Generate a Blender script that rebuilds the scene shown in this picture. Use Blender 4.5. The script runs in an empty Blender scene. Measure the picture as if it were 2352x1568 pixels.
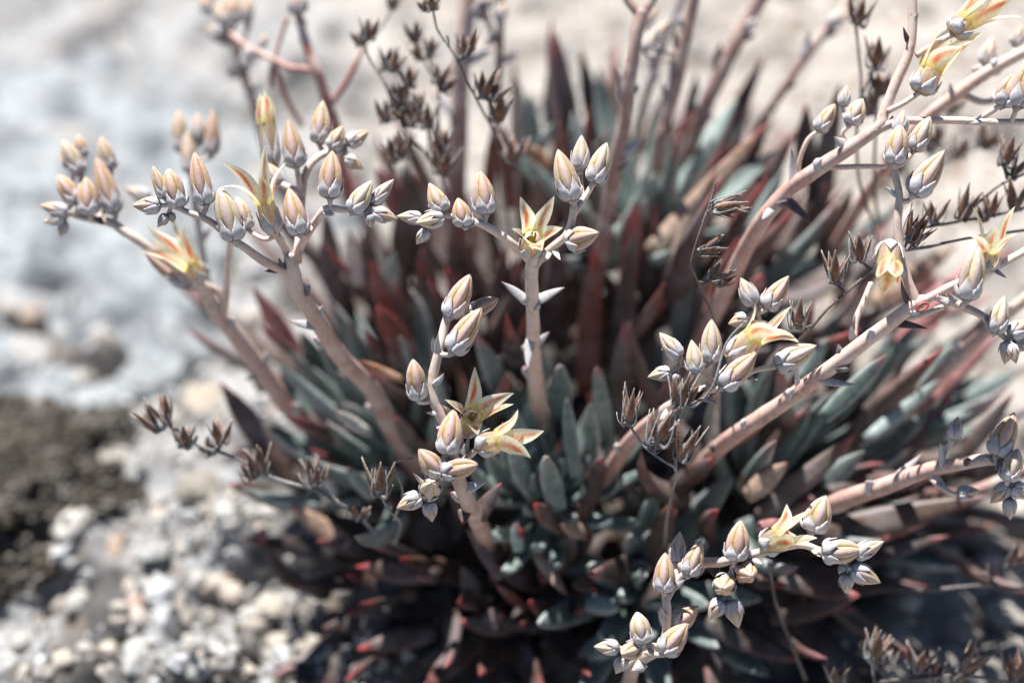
import bpy, math, random
import numpy as np
from mathutils import Vector, Matrix

rnd = random.Random(7)
nrs = np.random.RandomState(11)
sc = bpy.context.scene
COL = sc.collection
R = math.radians

# ------------------------------------------------------------------ camera
D = 0.60            # focus distance (m)
WF = 0.25           # frame width at the focus distance (m)
TH = R(42)          # camera looks this far below the horizon
C = Vector((0.0, -0.45, 0.54))
F = Vector((0, math.cos(TH), -math.sin(TH)))
U = Vector((0, math.sin(TH), math.cos(TH)))
X = Vector((1, 0, 0))
cam_d = bpy.data.cameras.new('camera')
cam_d.sensor_width = 22.2
cam_d.lens = 22.2 / (WF / D)
cam_d.clip_start = 0.02
cam_d.clip_end = 200
cam_d.dof.use_dof = True
cam_d.dof.focus_distance = D + 0.002
cam_d.dof.aperture_fstop = 2.95
cam = bpy.data.objects.new('camera', cam_d)
COL.objects.link(cam)
cam.location = C
cam.rotation_euler = (R(90) - TH, 0, 0)
sc.camera = cam

# ------------------------------------------------------------------ sky, sun, exposure
SUN_EL, SUN_AZ = R(60), R(-24)
world = bpy.data.worlds.new('World')
sc.world = world
world.use_nodes = True
wn = world.node_tree
sky = wn.nodes.new('ShaderNodeTexSky')
sky.sky_type = 'NISHITA'
sky.sun_disc = False
sky.altitude = 2200
sky.sun_elevation = SUN_EL
sky.sun_rotation = SUN_AZ
wn.links.new(sky.outputs[0], wn.nodes['Background'].inputs[0])
wn.nodes['Background'].inputs[1].default_value = 0.05
sun_d = bpy.data.lights.new('sun', 'SUN')
sun_d.energy = 5.0
sun_d.angle = R(0.53)
sun_d.color = (1.0, 0.985, 0.96)
sun = bpy.data.objects.new('sun', sun_d)
COL.objects.link(sun)
sd = Vector((math.sin(SUN_AZ) * math.cos(SUN_EL), math.cos(SUN_AZ) * math.cos(SUN_EL), math.sin(SUN_EL)))
sun.location = sd * 3
sun.rotation_euler = sd.to_track_quat('Z', 'Y').to_euler()
sc.view_settings.view_transform = 'Standard'
sc.view_settings.look = 'None'
sc.view_settings.exposure = 1.0
sc.view_settings.gamma = 1.0
sc.view_settings.use_curve_mapping = False
sc.cycles.use_denoising = True
sc.cycles.max_bounces = 5
sc.cycles.diffuse_bounces = 1
sc.cycles.transparent_max_bounces = 6
sc.cycles.sample_clamp_indirect = 6

# ------------------------------------------------------------------ helpers
K = WF / D / 2352.0


def pt(x, y, dd=0.0):
    """A point of the place: along the sight line of photo spot (x, y), dd cm behind the plane of focus."""
    d = D + dd * 0.01
    return C + d * (F + X * ((x - 1176) * K) + U * ((784 - y) * K))


def spot(p):
    v = Vector(p) - C
    d = v.dot(F)
    return 1176 + v.dot(X) / d / K, 784 - v.dot(U) / d / K, (d - D) * 100


def px(n, dd=0.0):
    return n * K * (D + dd * 0.01)


class MB:
    def __init__(self):
        self.v, self.f, self.c = [], [], []

    def add(self, v, f, c):
        o = len(self.v)
        self.v += [tuple(p) for p in v]
        self.f += [tuple(i + o for i in q) for q in f]
        self.c += [tuple(k[:3]) + (1.0,) for k in c]

    def mesh(self, name, mat, origin=(0, 0, 0), smooth=True):
        me = bpy.data.meshes.new(name)
        o = Vector(origin)
        me.from_pydata([(a - o[0], b - o[1], c - o[2]) for a, b, c in self.v], [], self.f)
        at = me.color_attributes.new('Col', 'FLOAT_COLOR', 'POINT')
        at.data.foreach_set('color', np.array(self.c, dtype=np.float32).ravel())
        if smooth:
            me.polygons.foreach_set('use_smooth', [True] * len(me.polygons))
        me.materials.append(mat)
        me.update()
        return me


def link(name, data, parent=None):
    o = bpy.data.objects.new(name, data)
    COL.objects.link(o)
    if parent is not None:
        o.parent = parent
    return o


def part(name, mb, mat, parent, origin):
    """A mesh of its own under its thing (parents are unrotated); origin in world space."""
    o = link(name, mb.mesh(name, mat, origin), parent)
    po = Vector(parent['org']) if parent is not None else Vector((0, 0, 0))
    o.location = Vector(origin) - po
    o['org'] = list(origin)
    return o


def thing(name, label, cat, loc, group=None):
    o = link(name, None)
    o.location = loc
    o.empty_display_size = 0.01
    o['org'] = list(loc)
    o['label'] = label
    o['category'] = cat
    if group:
        o['group'] = group
    return o


def lerp(a, b, t):
    return a + (b - a) * t


def lc(a, b, t):
    t = min(1.0, max(0.0, t))
    return tuple(x + (y - x) * t for x, y in zip(a, b))


def sstep(a, b, x):
    t = min(1.0, max(0.0, (x - a) / (b - a)))
    return t * t * (3 - 2 * t)


def interp(tab, t):
    for (t0, v0), (t1, v1) in zip(tab, tab[1:]):
        if t <= t1:
            return lerp(v0, v1, (t - t0) / (t1 - t0))
    return tab[-1][1]


def perp(v, ax):
    v = Vector(v) - ax * Vector(v).dot(ax)
    return v.normalized() if v.length > 1e-9 else ax.orthogonal().normalized()


def catmull(P, n):
    """P: list of (Vector, radius); n samples per span."""
    out = []
    m = len(P)
    for i in range(m - 1):
        p0, p1, p2, p3 = (P[max(i - 1, 0)], P[i], P[i + 1], P[min(i + 2, m - 1)])
        for k in range(n):
            t = k / n
            q = 0.5 * ((2 * p1[0]) + (p2[0] - p0[0]) * t + (2 * p0[0] - 5 * p1[0] + 4 * p2[0] - p3[0]) * t * t
                       + (3 * p1[0] - p0[0] - 3 * p2[0] + p3[0]) * t ** 3)
            out.append((q, lerp(p1[1], p2[1], t)))
    out.append(P[-1])
    return out


def tube(mb, path, colf, sides=10, lump=0.03):
    """path: [(Vector, radius)], colf(t, angle) -> colour."""
    n = len(path)
    T = [(path[min(i + 1, n - 1)][0] - path[max(i - 1, 0)][0]).normalized() for i in range(n)]
    nv = perp(Vector((0.3, -0.5, 0.8)), T[0])
    v, f, c = [], [], []
    for i, (p, r) in enumerate(path):
        nv = perp(nv, T[i])
        bv = T[i].cross(nv)
        t = i / (n - 1)
        for k in range(sides):
            a = 2 * math.pi * k / sides
            rr = r * (1 + lump * math.sin(3 * a + i * 0.9) + lump * rnd.uniform(-1, 1))
            v.append(p + nv * (math.cos(a) * rr) + bv * (math.sin(a) * rr))
            c.append(colf(t, a))
    for i in range(n - 1):
        for k in range(sides):
            k2 = (k + 1) % sides
            f.append((i * sides + k, i * sides + k2, (i + 1) * sides + k2, (i + 1) * sides + k))
    v += [path[0][0] - T[0] * path[0][1] * 0.3, path[-1][0] + T[-1] * path[-1][1] * 0.6]
    c += [colf(0, 0), colf(1, 0)]
    a0, a1 = len(v) - 2, len(v) - 1
    for k in range(sides):
        k2 = (k + 1) % sides
        f.append((a0, k2, k))
        f.append((a1, (n - 1) * sides + k, (n - 1) * sides + k2))
    mb.add(v, f, c)


def shell(mb, grid, cols, th):
    """A sheet with thickness: grid[i][j] of Vectors, closed with an inner face th behind (th = 0: a petal-thin sheet)."""
    n, m = len(grid), len(grid[0])
    v, c, f = [], [], []
    if th == 0:
        for i in range(n - 1):
            for j in range(m - 1):
                f.append((i * m + j, (i + 1) * m + j, (i + 1) * m + j + 1, i * m + j + 1))
        mb.add([q for r in grid for q in r], f, [q for r in cols for q in r])
        return
    inner = []
    for i in range(n):
        for j in range(m):
            du = grid[min(i + 1, n - 1)][j] - grid[max(i - 1, 0)][j]
            dv = grid[i][min(j + 1, m - 1)] - grid[i][max(j - 1, 0)]
            nn = du.cross(dv)
            if nn.length > 1e-14:
                nn.normalize()
            v.append(grid[i][j])
            c.append(cols[i][j])
            inner.append(grid[i][j] - nn * th)
    N = n * m
    v += inner
    c += c[:N]
    for i in range(n - 1):
        for j in range(m - 1):
            a, b, d, e = i * m + j, i * m + j + 1, (i + 1) * m + j + 1, (i + 1) * m + j
            f.append((a, e, d, b))
            f.append((N + a, N + b, N + d, N + e))
    ring = [j for j in range(m)] + [i * m + m - 1 for i in range(1, n)] + [(n - 1) * m + j for j in range(m - 2, -1, -1)] + [i * m for i in range(n - 2, 0, -1)]
    for a, b in zip(ring, ring[1:] + ring[:1]):
        f.append((a, b, N + b, N + a))
    mb.add(v, f, c)


# ------------------------------------------------------------------ materials
def nd(nt, typ, **kw):
    n = nt.nodes.new(typ)
    for k, v in kw.items():
        setattr(n, k, v)
    return n


def plant_mat(name, rough=0.55, trans=0.0, var=0.16, spot=0.0, bloom=0.0, scale=900.0, tint=(1, 1, 1), spotcol=(0.12, 0.05, 0.03), bump=0.12, blc=(0.62, 0.63, 0.66), spec=0.35):
    m = bpy.data.materials.new(name)
    m.use_nodes = True
    nt = m.node_tree
    L = nt.links.new
    bs = nt.nodes['Principled BSDF']
    out = nt.nodes['Material Output']
    at = nd(nt, 'ShaderNodeAttribute', attribute_name='Col')
    tc = nd(nt, 'ShaderNodeTexCoord')
    geo = nd(nt, 'ShaderNodeNewGeometry')
    oi = nd(nt, 'ShaderNodeObjectInfo')
    n1 = nd(nt, 'ShaderNodeTexNoise')
    n1.inputs['Scale'].default_value = scale
    n1.inputs['Detail'].default_value = 4
    L(geo.outputs['Position'], n1.inputs['Vector'])
    n2 = nd(nt, 'ShaderNodeTexNoise')
    n2.inputs['Scale'].default_value = scale * 0.22
    n2.inputs['Detail'].default_value = 3
    L(geo.outputs['Position'], n2.inputs['Vector'])
    mr = nd(nt, 'ShaderNodeMapRange')
    mr.inputs['From Min'].default_value = 0.3
    mr.inputs['From Max'].default_value = 0.7
    mr.inputs['To Min'].default_value = 1 - var
    mr.inputs['To Max'].default_value = 1 + var
    L(n1.outputs[0], mr.inputs[0])
    orr = nd(nt, 'ShaderNodeMapRange')
    orr.inputs['To Min'].default_value = 0.86
    orr.inputs['To Max'].default_value = 1.1
    L(oi.outputs['Random'], orr.inputs[0])
    mu = nd(nt, 'ShaderNodeMath', operation='MULTIPLY')
    L(mr.outputs[0], mu.inputs[0])
    L(orr.outputs[0], mu.inputs[1])
    sm = nd(nt, 'ShaderNodeVectorMath', operation='SCALE')
    L(at.outputs['Color'], sm.inputs[0])
    L(mu.outputs[0], sm.inputs['Scale'])
    cur = sm.outputs[0]
    if bloom > 0:
        mx = nd(nt, 'ShaderNodeMixRGB')
        b = nd(nt, 'ShaderNodeMapRange')
        b.inputs['From Min'].default_value = 0.45
        b.inputs['From Max'].default_value = 0.62
        b.inputs['To Max'].default_value = bloom
        L(n2.outputs[0], b.inputs[0])
        L(b.outputs[0], mx.inputs[0])
        L(cur, mx.inputs[1])
        mx.inputs[2].default_value = (*blc, 1)
        cur = mx.outputs[0]
    if spot > 0:
        n3 = nd(nt, 'ShaderNodeTexNoise')
        n3.inputs['Scale'].default_value = scale * 0.6
        n3.inputs['Detail'].default_value = 2
        L(geo.outputs['Position'], n3.inputs['Vector'])
        b = nd(nt, 'ShaderNodeMapRange')
        b.inputs['From Min'].default_value = 0.64
        b.inputs['From Max'].default_value = 0.72
        b.inputs['To Max'].default_value = spot
        L(n3.outputs[0], b.inputs[0])
        mx = nd(nt, 'ShaderNodeMixRGB')
        L(b.outputs[0], mx.inputs[0])
        L(cur, mx.inputs[1])
        mx.inputs[2].default_value = (*spotcol, 1)
        cur = mx.outputs[0]
    L(cur, bs.inputs['Base Color'])
    bs.inputs['Roughness'].default_value = rough
    bs.inputs['Specular IOR Level'].default_value = spec
    if bump > 0:
        bp = nd(nt, 'ShaderNodeBump')
        bp.inputs['Strength'].default_value = bump
        bp.inputs['Distance'].default_value = 0.0004
        L(n1.outputs[0], bp.inputs['Height'])
        L(bp.outputs[0], bs.inputs['Normal'])
    if trans > 0:
        tr = nd(nt, 'ShaderNodeBsdfTranslucent')
        L(cur, tr.inputs[0])
        ms = nd(nt, 'ShaderNodeMixShader')
        ms.inputs[0].default_value = trans
        L(bs.outputs[0], ms.inputs[1])
        L(tr.outputs[0], ms.inputs[2])
        L(ms.outputs[0], out.inputs[0])
    return m


M_STEM = plant_mat('stem_skin', 0.5, 0.0, 0.15, 0.5, 0.5, 700, spotcol=(0.30, 0.12, 0.08), blc=(0.70, 0.60, 0.54))
M_BUD = plant_mat('bud_skin', 0.5, 0.2, 0.12, 0.35, 0.10, 1100, spotcol=(0.30, 0.18, 0.12), blc=(0.68, 0.62, 0.61))
M_SEPAL = plant_mat('sepal_skin', 0.55, 0.05, 0.14, 0.35, 0.3, 1100, spotcol=(0.18, 0.14, 0.13))
M_PETAL = plant_mat('petal_skin', 0.45, 0.68, 0.1, 0.0, 0.0, 1300)
M_LEAF = plant_mat('leaf_skin', 0.42, 0.0, 0.28, 0.6, 0.12, 420, spec=0.22)
M_DRY = plant_mat('dry_husk', 0.6, 0.12, 0.35, 0.3, 0.0, 1500, bump=0.4)

# ------------------------------------------------------------------ the ground
_perm = nrs.rand(64, 64)


def vnoise(x, y):
    x0 = np.floor(x).astype(int)
    y0 = np.floor(y).astype(int)
    fx, fy = x - x0, y - y0
    fx = fx * fx * (3 - 2 * fx)
    fy = fy * fy * (3 - 2 * fy)
    g = lambda a, b: _perm[a % 64, b % 64]
    return ((g(x0, y0) * (1 - fx) + g(x0 + 1, y0) * fx) * (1 - fy) + (g(x0, y0 + 1) * (1 - fx) + g(x0 + 1, y0 + 1) * fx) * fy) - 0.5


def height(x, y):
    x = np.asarray(x, float)
    y = np.asarray(y, float)
    near = np.exp(-((x - 0.02) ** 2 + (y - 0.1) ** 2) / (2 * 0.6 ** 2))
    h = 0.030 * np.exp(-((x - 0.03) ** 2 / (2 * 0.075 ** 2) + (y - 0.06) ** 2 / (2 * 0.07 ** 2)))
    h = h + near * (0.016 * vnoise(x * 14 + 3, y * 14 + 7) + 0.015 * vnoise(x * 37, y * 37) + 0.010 * vnoise(x * 85, y * 85) + 0.0065 * vnoise(x * 170, y * 170))
    return h + 0.06 * vnoise(x * 1.3 + 20, y * 1.3) * (1 - near)


def axis_samples(lo, hi, n, far):
    a = np.linspace(lo, hi, n)
    o = np.geomspace(0.02, far, 26)
    return np.concatenate([lo - o[::-1], a, hi + o])


gx = axis_samples(-0.32, 0.36, 230, 60)
gy = axis_samples(-0.16, 0.75, 280, 60)
GX, GY = np.meshgrid(gx, gy)
GZ = height(GX, GY)
nx, ny = len(gx), len(gy)
gv = np.stack([GX.ravel(), GY.ravel(), GZ.ravel()], 1)
idx = np.arange(nx * ny).reshape(ny, nx)
gf = np.stack([idx[:-1, :-1].ravel(), idx[:-1, 1:].ravel(), idx[1:, 1:].ravel(), idx[1:, :-1].ravel()], 1)


def rock_mat(name, c1, c2, c3, dark, gscale, darkamt=0.5, bump=0.6, attr=False):
    m = bpy.data.materials.new(name)
    m.use_nodes = True
    nt = m.node_tree
    L = nt.links.new
    bs = nt.nodes['Principled BSDF']
    geo = nd(nt, 'ShaderNodeNewGeometry')
    pos = geo.outputs['Position']
    vo = nd(nt, 'ShaderNodeTexVoronoi')
    vo.inputs['Scale'].default_value = gscale
    L(pos, vo.inputs['Vector'])
    ramp = nd(nt, 'ShaderNodeValToRGB')
    e = ramp.color_ramp.elements
    e[0].position, e[0].color = 0.0, (*c1, 1)
    e[1].position, e[1].color = 1.0, (*c3, 1)
    k = e.new(0.5)
    k.color = (*c2, 1)
    k = e.new(0.93)
    k.color = (*c2, 1)
    sep = nd(nt, 'ShaderNodeSeparateColor')
    L(vo.outputs['Color'], sep.inputs[0])
    L(sep.outputs[0], ramp.inputs[0])
    n1 = nd(nt, 'ShaderNodeTexNoise')
    n1.inputs['Scale'].default_value = gscale * 0.17
    n1.inputs['Detail'].default_value = 6
    n1.inputs['Roughness'].default_value = 0.65
    L(pos, n1.inputs['Vector'])
    mr = nd(nt, 'ShaderNodeMapRange')
    mr.inputs['From Min'].default_value = 0.47
    mr.inputs['From Max'].default_value = 0.63
    mr.inputs['To Max'].default_value = darkamt
    L(n1.outputs[0], mr.inputs[0])
    mx = nd(nt, 'ShaderNodeMixRGB')
    L(mr.outputs[0], mx.inputs[0])
    src = ramp.outputs[0]
    if attr:
        at = nd(nt, 'ShaderNodeAttribute', attribute_name='Col')
        mm = nd(nt, 'ShaderNodeMixRGB', blend_type='MULTIPLY')
        mm.inputs[0].default_value = 1
        L(src, mm.inputs[1])
        L(at.outputs['Color'], mm.inputs[2])
        src = mm.outputs[0]
    L(src, mx.inputs[1])
    mx.inputs[2].default_value = (*dark, 1)
    L(mx.outputs[0], bs.inputs['Base Color'])
    bs.inputs['Roughness'].default_value = 0.85
    bp = nd(nt, 'ShaderNodeBump')
    bp.inputs['Strength'].default_value = bump
    bp.inputs['Distance'].default_value = 0.0015
    n4 = nd(nt, 'ShaderNodeTexNoise')
    n4.inputs['Scale'].default_value = gscale * 0.8
    n4.inputs['Detail'].default_value = 4
    L(pos, n4.inputs['Vector'])
    L(n4.outputs[0], bp.inputs['Height'])
    L(bp.outputs[0], bs.inputs['Normal'])
    return m


M_GROUND = rock_mat('sandy_soil', (0.84, 0.82, 0.80), (1, 1, 1), (0.80, 0.55, 0.40), (0.27, 0.21, 0.16), 330, 0.35, attr=True)
M_GRANITE = rock_mat('granite', (0.16, 0.172, 0.18), (0.315, 0.33, 0.335), (0.13, 0.13, 0.14), (0.06, 0.068, 0.078), 240, 0.95, 1.4)
M_STONE = rock_mat('stone', (0.85, 0.85, 0.85), (0.92, 0.92, 0.92), (0.7, 0.63, 0.57), (0.36, 0.33, 0.30), 700, 0.55, attr=True)
M_MOSS = rock_mat('dried_moss', (0.026, 0.020, 0.014), (0.042, 0.031, 0.021), (0.11, 0.085, 0.06), (0.022, 0.018, 0.014), 520, 0.8, 1.0)
M_SOIL = M_GROUND

me = bpy.data.meshes.new('ground')
me.from_pydata(gv.tolist(), [], gf.tolist())
me.polygons.foreach_set('use_smooth', [True] * len(me.polygons))
# dark soil tone painted in for the clump's shadow, pale sand away from it
soil_shade = np.exp(-(((gv[:, 0] - 0.030) / 0.096) ** 2 + ((gv[:, 1] - 0.062) / 0.118) ** 2))
soil_shade = np.maximum(soil_shade, 0.8 * np.exp(-(((gv[:, 0] + 0.0) / 0.16) ** 2 + ((gv[:, 1] + 0.01) / 0.045) ** 2)))
soil_shade = np.clip(soil_shade * 1.7 + 0.9 * vnoise(gv[:, 0] * 60, gv[:, 1] * 60) * (soil_shade > .1) - 0.1, 0, 1)
hol = np.clip((-0.02 - vnoise(gv[:, 0] * 42 + 5, gv[:, 1] * 42)) * 7, 0, 0.85) * (gv[:, 0] < 0.04) * (gv[:, 1] < 0.2)  # hollows between the stones: shade put into the ground colour
soil_shade = np.maximum(soil_shade, hol)[:, None]
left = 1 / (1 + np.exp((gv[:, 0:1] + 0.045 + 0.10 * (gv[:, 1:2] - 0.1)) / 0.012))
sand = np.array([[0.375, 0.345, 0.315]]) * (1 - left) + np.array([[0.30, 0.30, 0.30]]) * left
gcol = sand * (1 - soil_shade) + np.array([[0.035, 0.031, 0.028]]) * soil_shade
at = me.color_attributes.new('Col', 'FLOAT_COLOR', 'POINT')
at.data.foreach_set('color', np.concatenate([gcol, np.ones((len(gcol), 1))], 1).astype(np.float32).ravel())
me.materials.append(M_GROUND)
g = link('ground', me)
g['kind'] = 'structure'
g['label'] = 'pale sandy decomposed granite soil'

# ------------------------------------------------------------------ stones
PHI = (1 + 5 ** 0.5) / 2
ICO_V = np.array([(-1, PHI, 0), (1, PHI, 0), (-1, -PHI, 0), (1, -PHI, 0), (0, -1, PHI), (0, 1, PHI), (0, -1, -PHI), (0, 1, -PHI), (PHI, 0, -1), (PHI, 0, 1), (-PHI, 0, -1), (-PHI, 0, 1)], float)
ICO_V /= np.linalg.norm(ICO_V[0])
ICO_F = [(0, 11, 5), (0, 5, 1), (0, 1, 7), (0, 7, 10), (0, 10, 11), (1, 5, 9), (5, 11, 4), (11, 10, 2), (10, 7, 6), (7, 1, 8), (3, 9, 4), (3, 4, 2), (3, 2, 6), (3, 6, 8), (3, 8, 9), (4, 9, 5), (2, 4, 11), (6, 2, 10), (8, 6, 7), (9, 8, 1)]
ICO_F = np.array(ICO_F)


def subdiv(V, Fc):
    V = [tuple(v) for v in V]
    cache, out = {}, []

    def mid(a, b):
        k = (min(a, b), max(a, b))
        if k not in cache:
            p = np.array(V[a]) + np.array(V[b])
            V.append(tuple(p / np.linalg.norm(p)))
            cache[k] = len(V) - 1
        return cache[k]
    for a, b, c in Fc:
        x, y, z = mid(a, b), mid(b, c), mid(c, a)
        out += [(a, x, z), (b, y, x), (c, z, y), (x, y, z)]
    return np.array(V), np.array(out)


ICO2_V, ICO2_F = subdiv(ICO_V, ICO_F)
ICO3_V, ICO3_F = subdiv(ICO2_V, ICO2_F)
STONE_COLS = [(0.50, 0.50, 0.49), (0.60, 0.60, 0.59), (0.38, 0.38, 0.37), (0.46, 0.42, 0.36), (0.52, 0.47, 0.41), (0.26, 0.25, 0.24), (0.42, 0.30, 0.23), (0.66, 0.66, 0.66)]


def clear_of_clump(x, y):
    return ((x - 0.035) / 0.085) ** 2 + ((y - 0.05) / 0.075) ** 2 > 1


n_st = 15000
SV, SF, SC = [], [], []
o = 0
for i in range(n_st):
    x, y = (nrs.uniform(-0.26, 0.26), nrs.uniform(-0.12, 0.42)) if i < 7000 else (nrs.uniform(-0.19, 0.17), nrs.uniform(-0.03, 0.14))
    if i >= n_st - 700:
        x, y = nrs.uniform(-0.03, 0.3), nrs.uniform(0.2, 0.5)
    if ((x - 0.055) / 0.11) ** 2 + ((y - 0.065) / 0.105) ** 2 < 1 and nrs.rand() < 0.93:
        continue
    if x < 0.03 and y < 0.16 and float(vnoise(np.array([x * 42.0 + 5]), np.array([y * 42.0]))[0]) < -0.08 and nrs.rand() < 0.7:
        continue
    s = 0.0007 + 0.0036 * nrs.rand() ** 3.4
    if y < 0.05 and x < 0.02 and nrs.rand() < 0.25:
        s *= 1.7
    if i >= n_st - 700:
        s = nrs.uniform(0.0015, 0.006)
    Q = nrs.normal(size=(3, 3))
    Q, _ = np.linalg.qr(Q)
    v = ICO_V * (1 + nrs.uniform(-0.38, 0.38, (12, 1))) * (np.array([1, nrs.uniform(0.6, 1), nrs.uniform(0.5, 0.85)]) * s)
    v = v @ Q.T + np.array([x, y, float(height(x, y)) - s * nrs.uniform(-0.1, 0.85)])
    SV.append(v)
    SF.append(ICO_F + o)
    o += 12
    c = STONE_COLS[nrs.choice(8, p=[.2, .16, .16, .16, .12, .1, .04, .06])]
    k = nrs.uniform(0.66, 0.98)
    if x > 0.06:
        c = (c[0] * 1.1, c[1] * 0.98, c[2] * 0.84)
    SC.append(np.tile(np.array([c[0] * k, c[1] * k, c[2] * k, 1]), (12, 1)))
me = bpy.data.meshes.new('gravel')
me.from_pydata(np.concatenate(SV).tolist(), [], np.concatenate(SF).tolist())
at = me.color_attributes.new('Col', 'FLOAT_COLOR', 'POINT')
at.data.foreach_set('color', np.concatenate(SC).astype(np.float32).ravel())
me.materials.append(M_STONE)
g = link('gravel', me)
g['kind'] = 'stuff'
g['label'] = 'fine pale gravel and grit strewn over the ground'


def ground_hit(x, y):
    """Where the sight line of a photo spot meets the ground."""
    dv = (F + X * ((x - 1176) * K) + U * ((784 - y) * K))
    t = 0.55
    for _ in range(400):
        p = C + dv * t
        if p.z <= float(height(p.x, p.y)):
            return p
        t += 0.002
    return C + dv * t


def rock(name, V, Fc, loc, sx, sy, sz, rotz, col, mat, seed, rough=0.22, freq=1.6, smooth=False):
    r = np.random.RandomState(seed)
    from mathutils import noise
    off = Vector(r.uniform(0, 50, 3))
    v = []
    for p in V:
        P = Vector(p)
        k = 1 + rough * noise.fractal(P * freq + off, 0.7, 2.1, 5)
        v.append((p[0] * sx * k, p[1] * sy * k, p[2] * sz * k))
    me = bpy.data.meshes.new(name)
    me.from_pydata(v, [], Fc.tolist())
    at = me.color_attributes.new('Col', 'FLOAT_COLOR', 'POINT')
    at.data.foreach_set('color', np.tile(np.array([*col, 1], dtype=np.float32), len(v)))
    if smooth:
        me.polygons.foreach_set('use_smooth', [True] * len(me.polygons))
    me.materials.append(mat)
    ob = link(name, me)
    ob.location = loc
    ob.rotation_euler = (0, 0, rotz)
    return ob


ICO4_V, ICO4_F = subdiv(ICO3_V, ICO3_F)
ICO5_V, ICO5_F = subdiv(ICO4_V, ICO4_F)
p = ground_hit(200, 540)
o = rock('granite_slab', ICO5_V, ICO5_F, (p.x - 0.03, p.y + 0.005, p.z - 0.010), 0.120, 0.155, 0.017, R(20), (1, 1, 1), M_GRANITE, 5, 0.26, 3.6, True)
o['label'], o['category'] = 'broad pale blue-grey granite slab behind the left flower stalks', 'rock'
p = ground_hit(85, 1190)
o = rock('moss_mound', ICO5_V, ICO5_F, (p.x - 0.012, p.y + 0.010, p.z - 0.004), 0.044, 0.031, 0.016, R(35), (1, 1, 1), M_MOSS, 9, 0.34, 2.6, True)
moss = o
o['label'], o['category'] = 'dark brown mossy mound on the gravel at the left edge', 'moss'
o['org'] = [0, 0, 0]
mv = [v.co.copy() for v in o.data.vertices if v.co.z > -0.002]
for nm_, cnt, cols_, smin, smax in (('moss_tuft', 2600, ((0.05, 0.038, 0.024), (0.075, 0.058, 0.036), (0.035, 0.028, 0.02)), 0.0006, 0.0017), ('grit', 70, ((0.40, 0.36, 0.31), (0.30, 0.24, 0.19)), 0.0005, 0.0013)):
    tv, tf, tcl = [], [], []
    for i in range(cnt):
        q = np.array(rnd.choice(mv))
        sz = rnd.uniform(smin, smax)
        tv.append(ICO_V * (1 + nrs.uniform(-.35, .35, (12, 1))) * sz + q)
        tf.append(ICO_F + 12 * i)
        tcl.append(np.tile(np.array([*cols_[i % len(cols_)], 1.0]), (12, 1)))
    tm = bpy.data.meshes.new(nm_)
    tm.from_pydata(np.concatenate(tv).tolist(), [], np.concatenate(tf).tolist())
    ta = tm.color_attributes.new('Col', 'FLOAT_COLOR', 'POINT')
    ta.data.foreach_set('color', np.concatenate(tcl).astype(np.float32).ravel())
    tm.materials.append(M_STONE)
    tq = link(nm_, tm, moss)
    tq['kind'] = 'stuff'
# single stones one can tell apart: (x, y, size px, flatness, colour, label)
SINGLE = [(170, 1215, 95, 0.75, (0.75, 0.71, 0.64), 'large cream stone with a shaded hollow below the mossy mound'),
          (550, 1265, 62, 0.7, (0.78, 0.75, 0.70), 'smooth white oval pebble left of the curled red leaf'),
          (675, 1275, 70, 0.6, (0.74, 0.69, 0.62), 'flat cream pebble framed by the curled red leaf'),
          (310, 1392, 50, 0.8, (0.66, 0.40, 0.30), 'small salmon pink pebble on pale grit'),
          (70, 815, 110, 0.6, (0.66, 0.63, 0.60), 'pale rounded stone lying at the edge of the granite slab'),
          (75, 735, 60, 0.8, (0.60, 0.44, 0.34), 'tan pebble resting on the pale slab edge'),
          (470, 930, 110, 0.45, (0.52, 0.44, 0.34), 'flat tan stone below the leaning left stalk'),
          (430, 860, 80, 0.6, (0.33, 0.28, 0.22), 'brown stone behind the leaning left stalk'),
          (255, 1070, 130, 0.5, (0.48, 0.44, 0.38), 'low beige stone right of the mossy mound'),
          (460, 1130, 110, 0.5, (0.34, 0.31, 0.25), 'olive brown stone shaded beside the plant'),
          (700, 1490, 95, 0.7, (0.66, 0.60, 0.50), 'knobbly cream stone near the bottom edge'),
          (620, 1400, 80, 0.6, (0.68, 0.60, 0.50), 'angular cream stone beneath the curled leaf'),
          (430, 1480, 60, 0.6, (0.74, 0.73, 0.70), 'bright white pebble among dark gaps at the bottom'),
          (2215, 1240, 70, 0.7, (0.78, 0.76, 0.72), 'white pebble right of the bottom flower cluster'),
          (2160, 1290, 95, 0.6, (0.76, 0.68, 0.58), 'cream stone right of the bottom flower cluster'),
          (2270, 1290, 80, 0.7, (0.80, 0.78, 0.75), 'white stone near the dark twig at the right'),
          (2310, 1420, 120, 0.6, (0.72, 0.66, 0.56), 'large beige stone at the lower right edge'),
          (2200, 1455, 100, 0.5, (0.66, 0.52, 0.40), 'tan stone above the dry husks at lower right'),
          (2330, 1180, 90, 0.6, (0.74, 0.68, 0.58), 'cream stone under the right edge buds')]
for i, (x, y, s, fl, col, lab) in enumerate(SINGLE):
    p = ground_hit(x, y)
    d = (p - C).dot(F)
    r = s * K * d * 0.5
    o = rock('pebble', ICO3_V, ICO3_F, (p.x, p.y, p.z + r * fl * 0.25), r, r * rnd.uniform(0.75, 1), r * fl, rnd.uniform(0, 3), tuple(c * 0.72 for c in col), M_STONE, 40 + i, 0.35, 1.3, True)
    o['label'], o['category'], o['group'] = lab, 'stone', 'single stones around the plant'
PEB = []
for i in range(6):
    PEB.append(rock('pebble', ICO2_V, ICO2_F, (0, 0, -1), 1, 0.85, 0.62, 0, (0.50, 0.48, 0.45) if i % 2 else (0.52, 0.45, 0.38), M_STONE, 90 + i, 0.4, 1.5, True))
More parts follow.
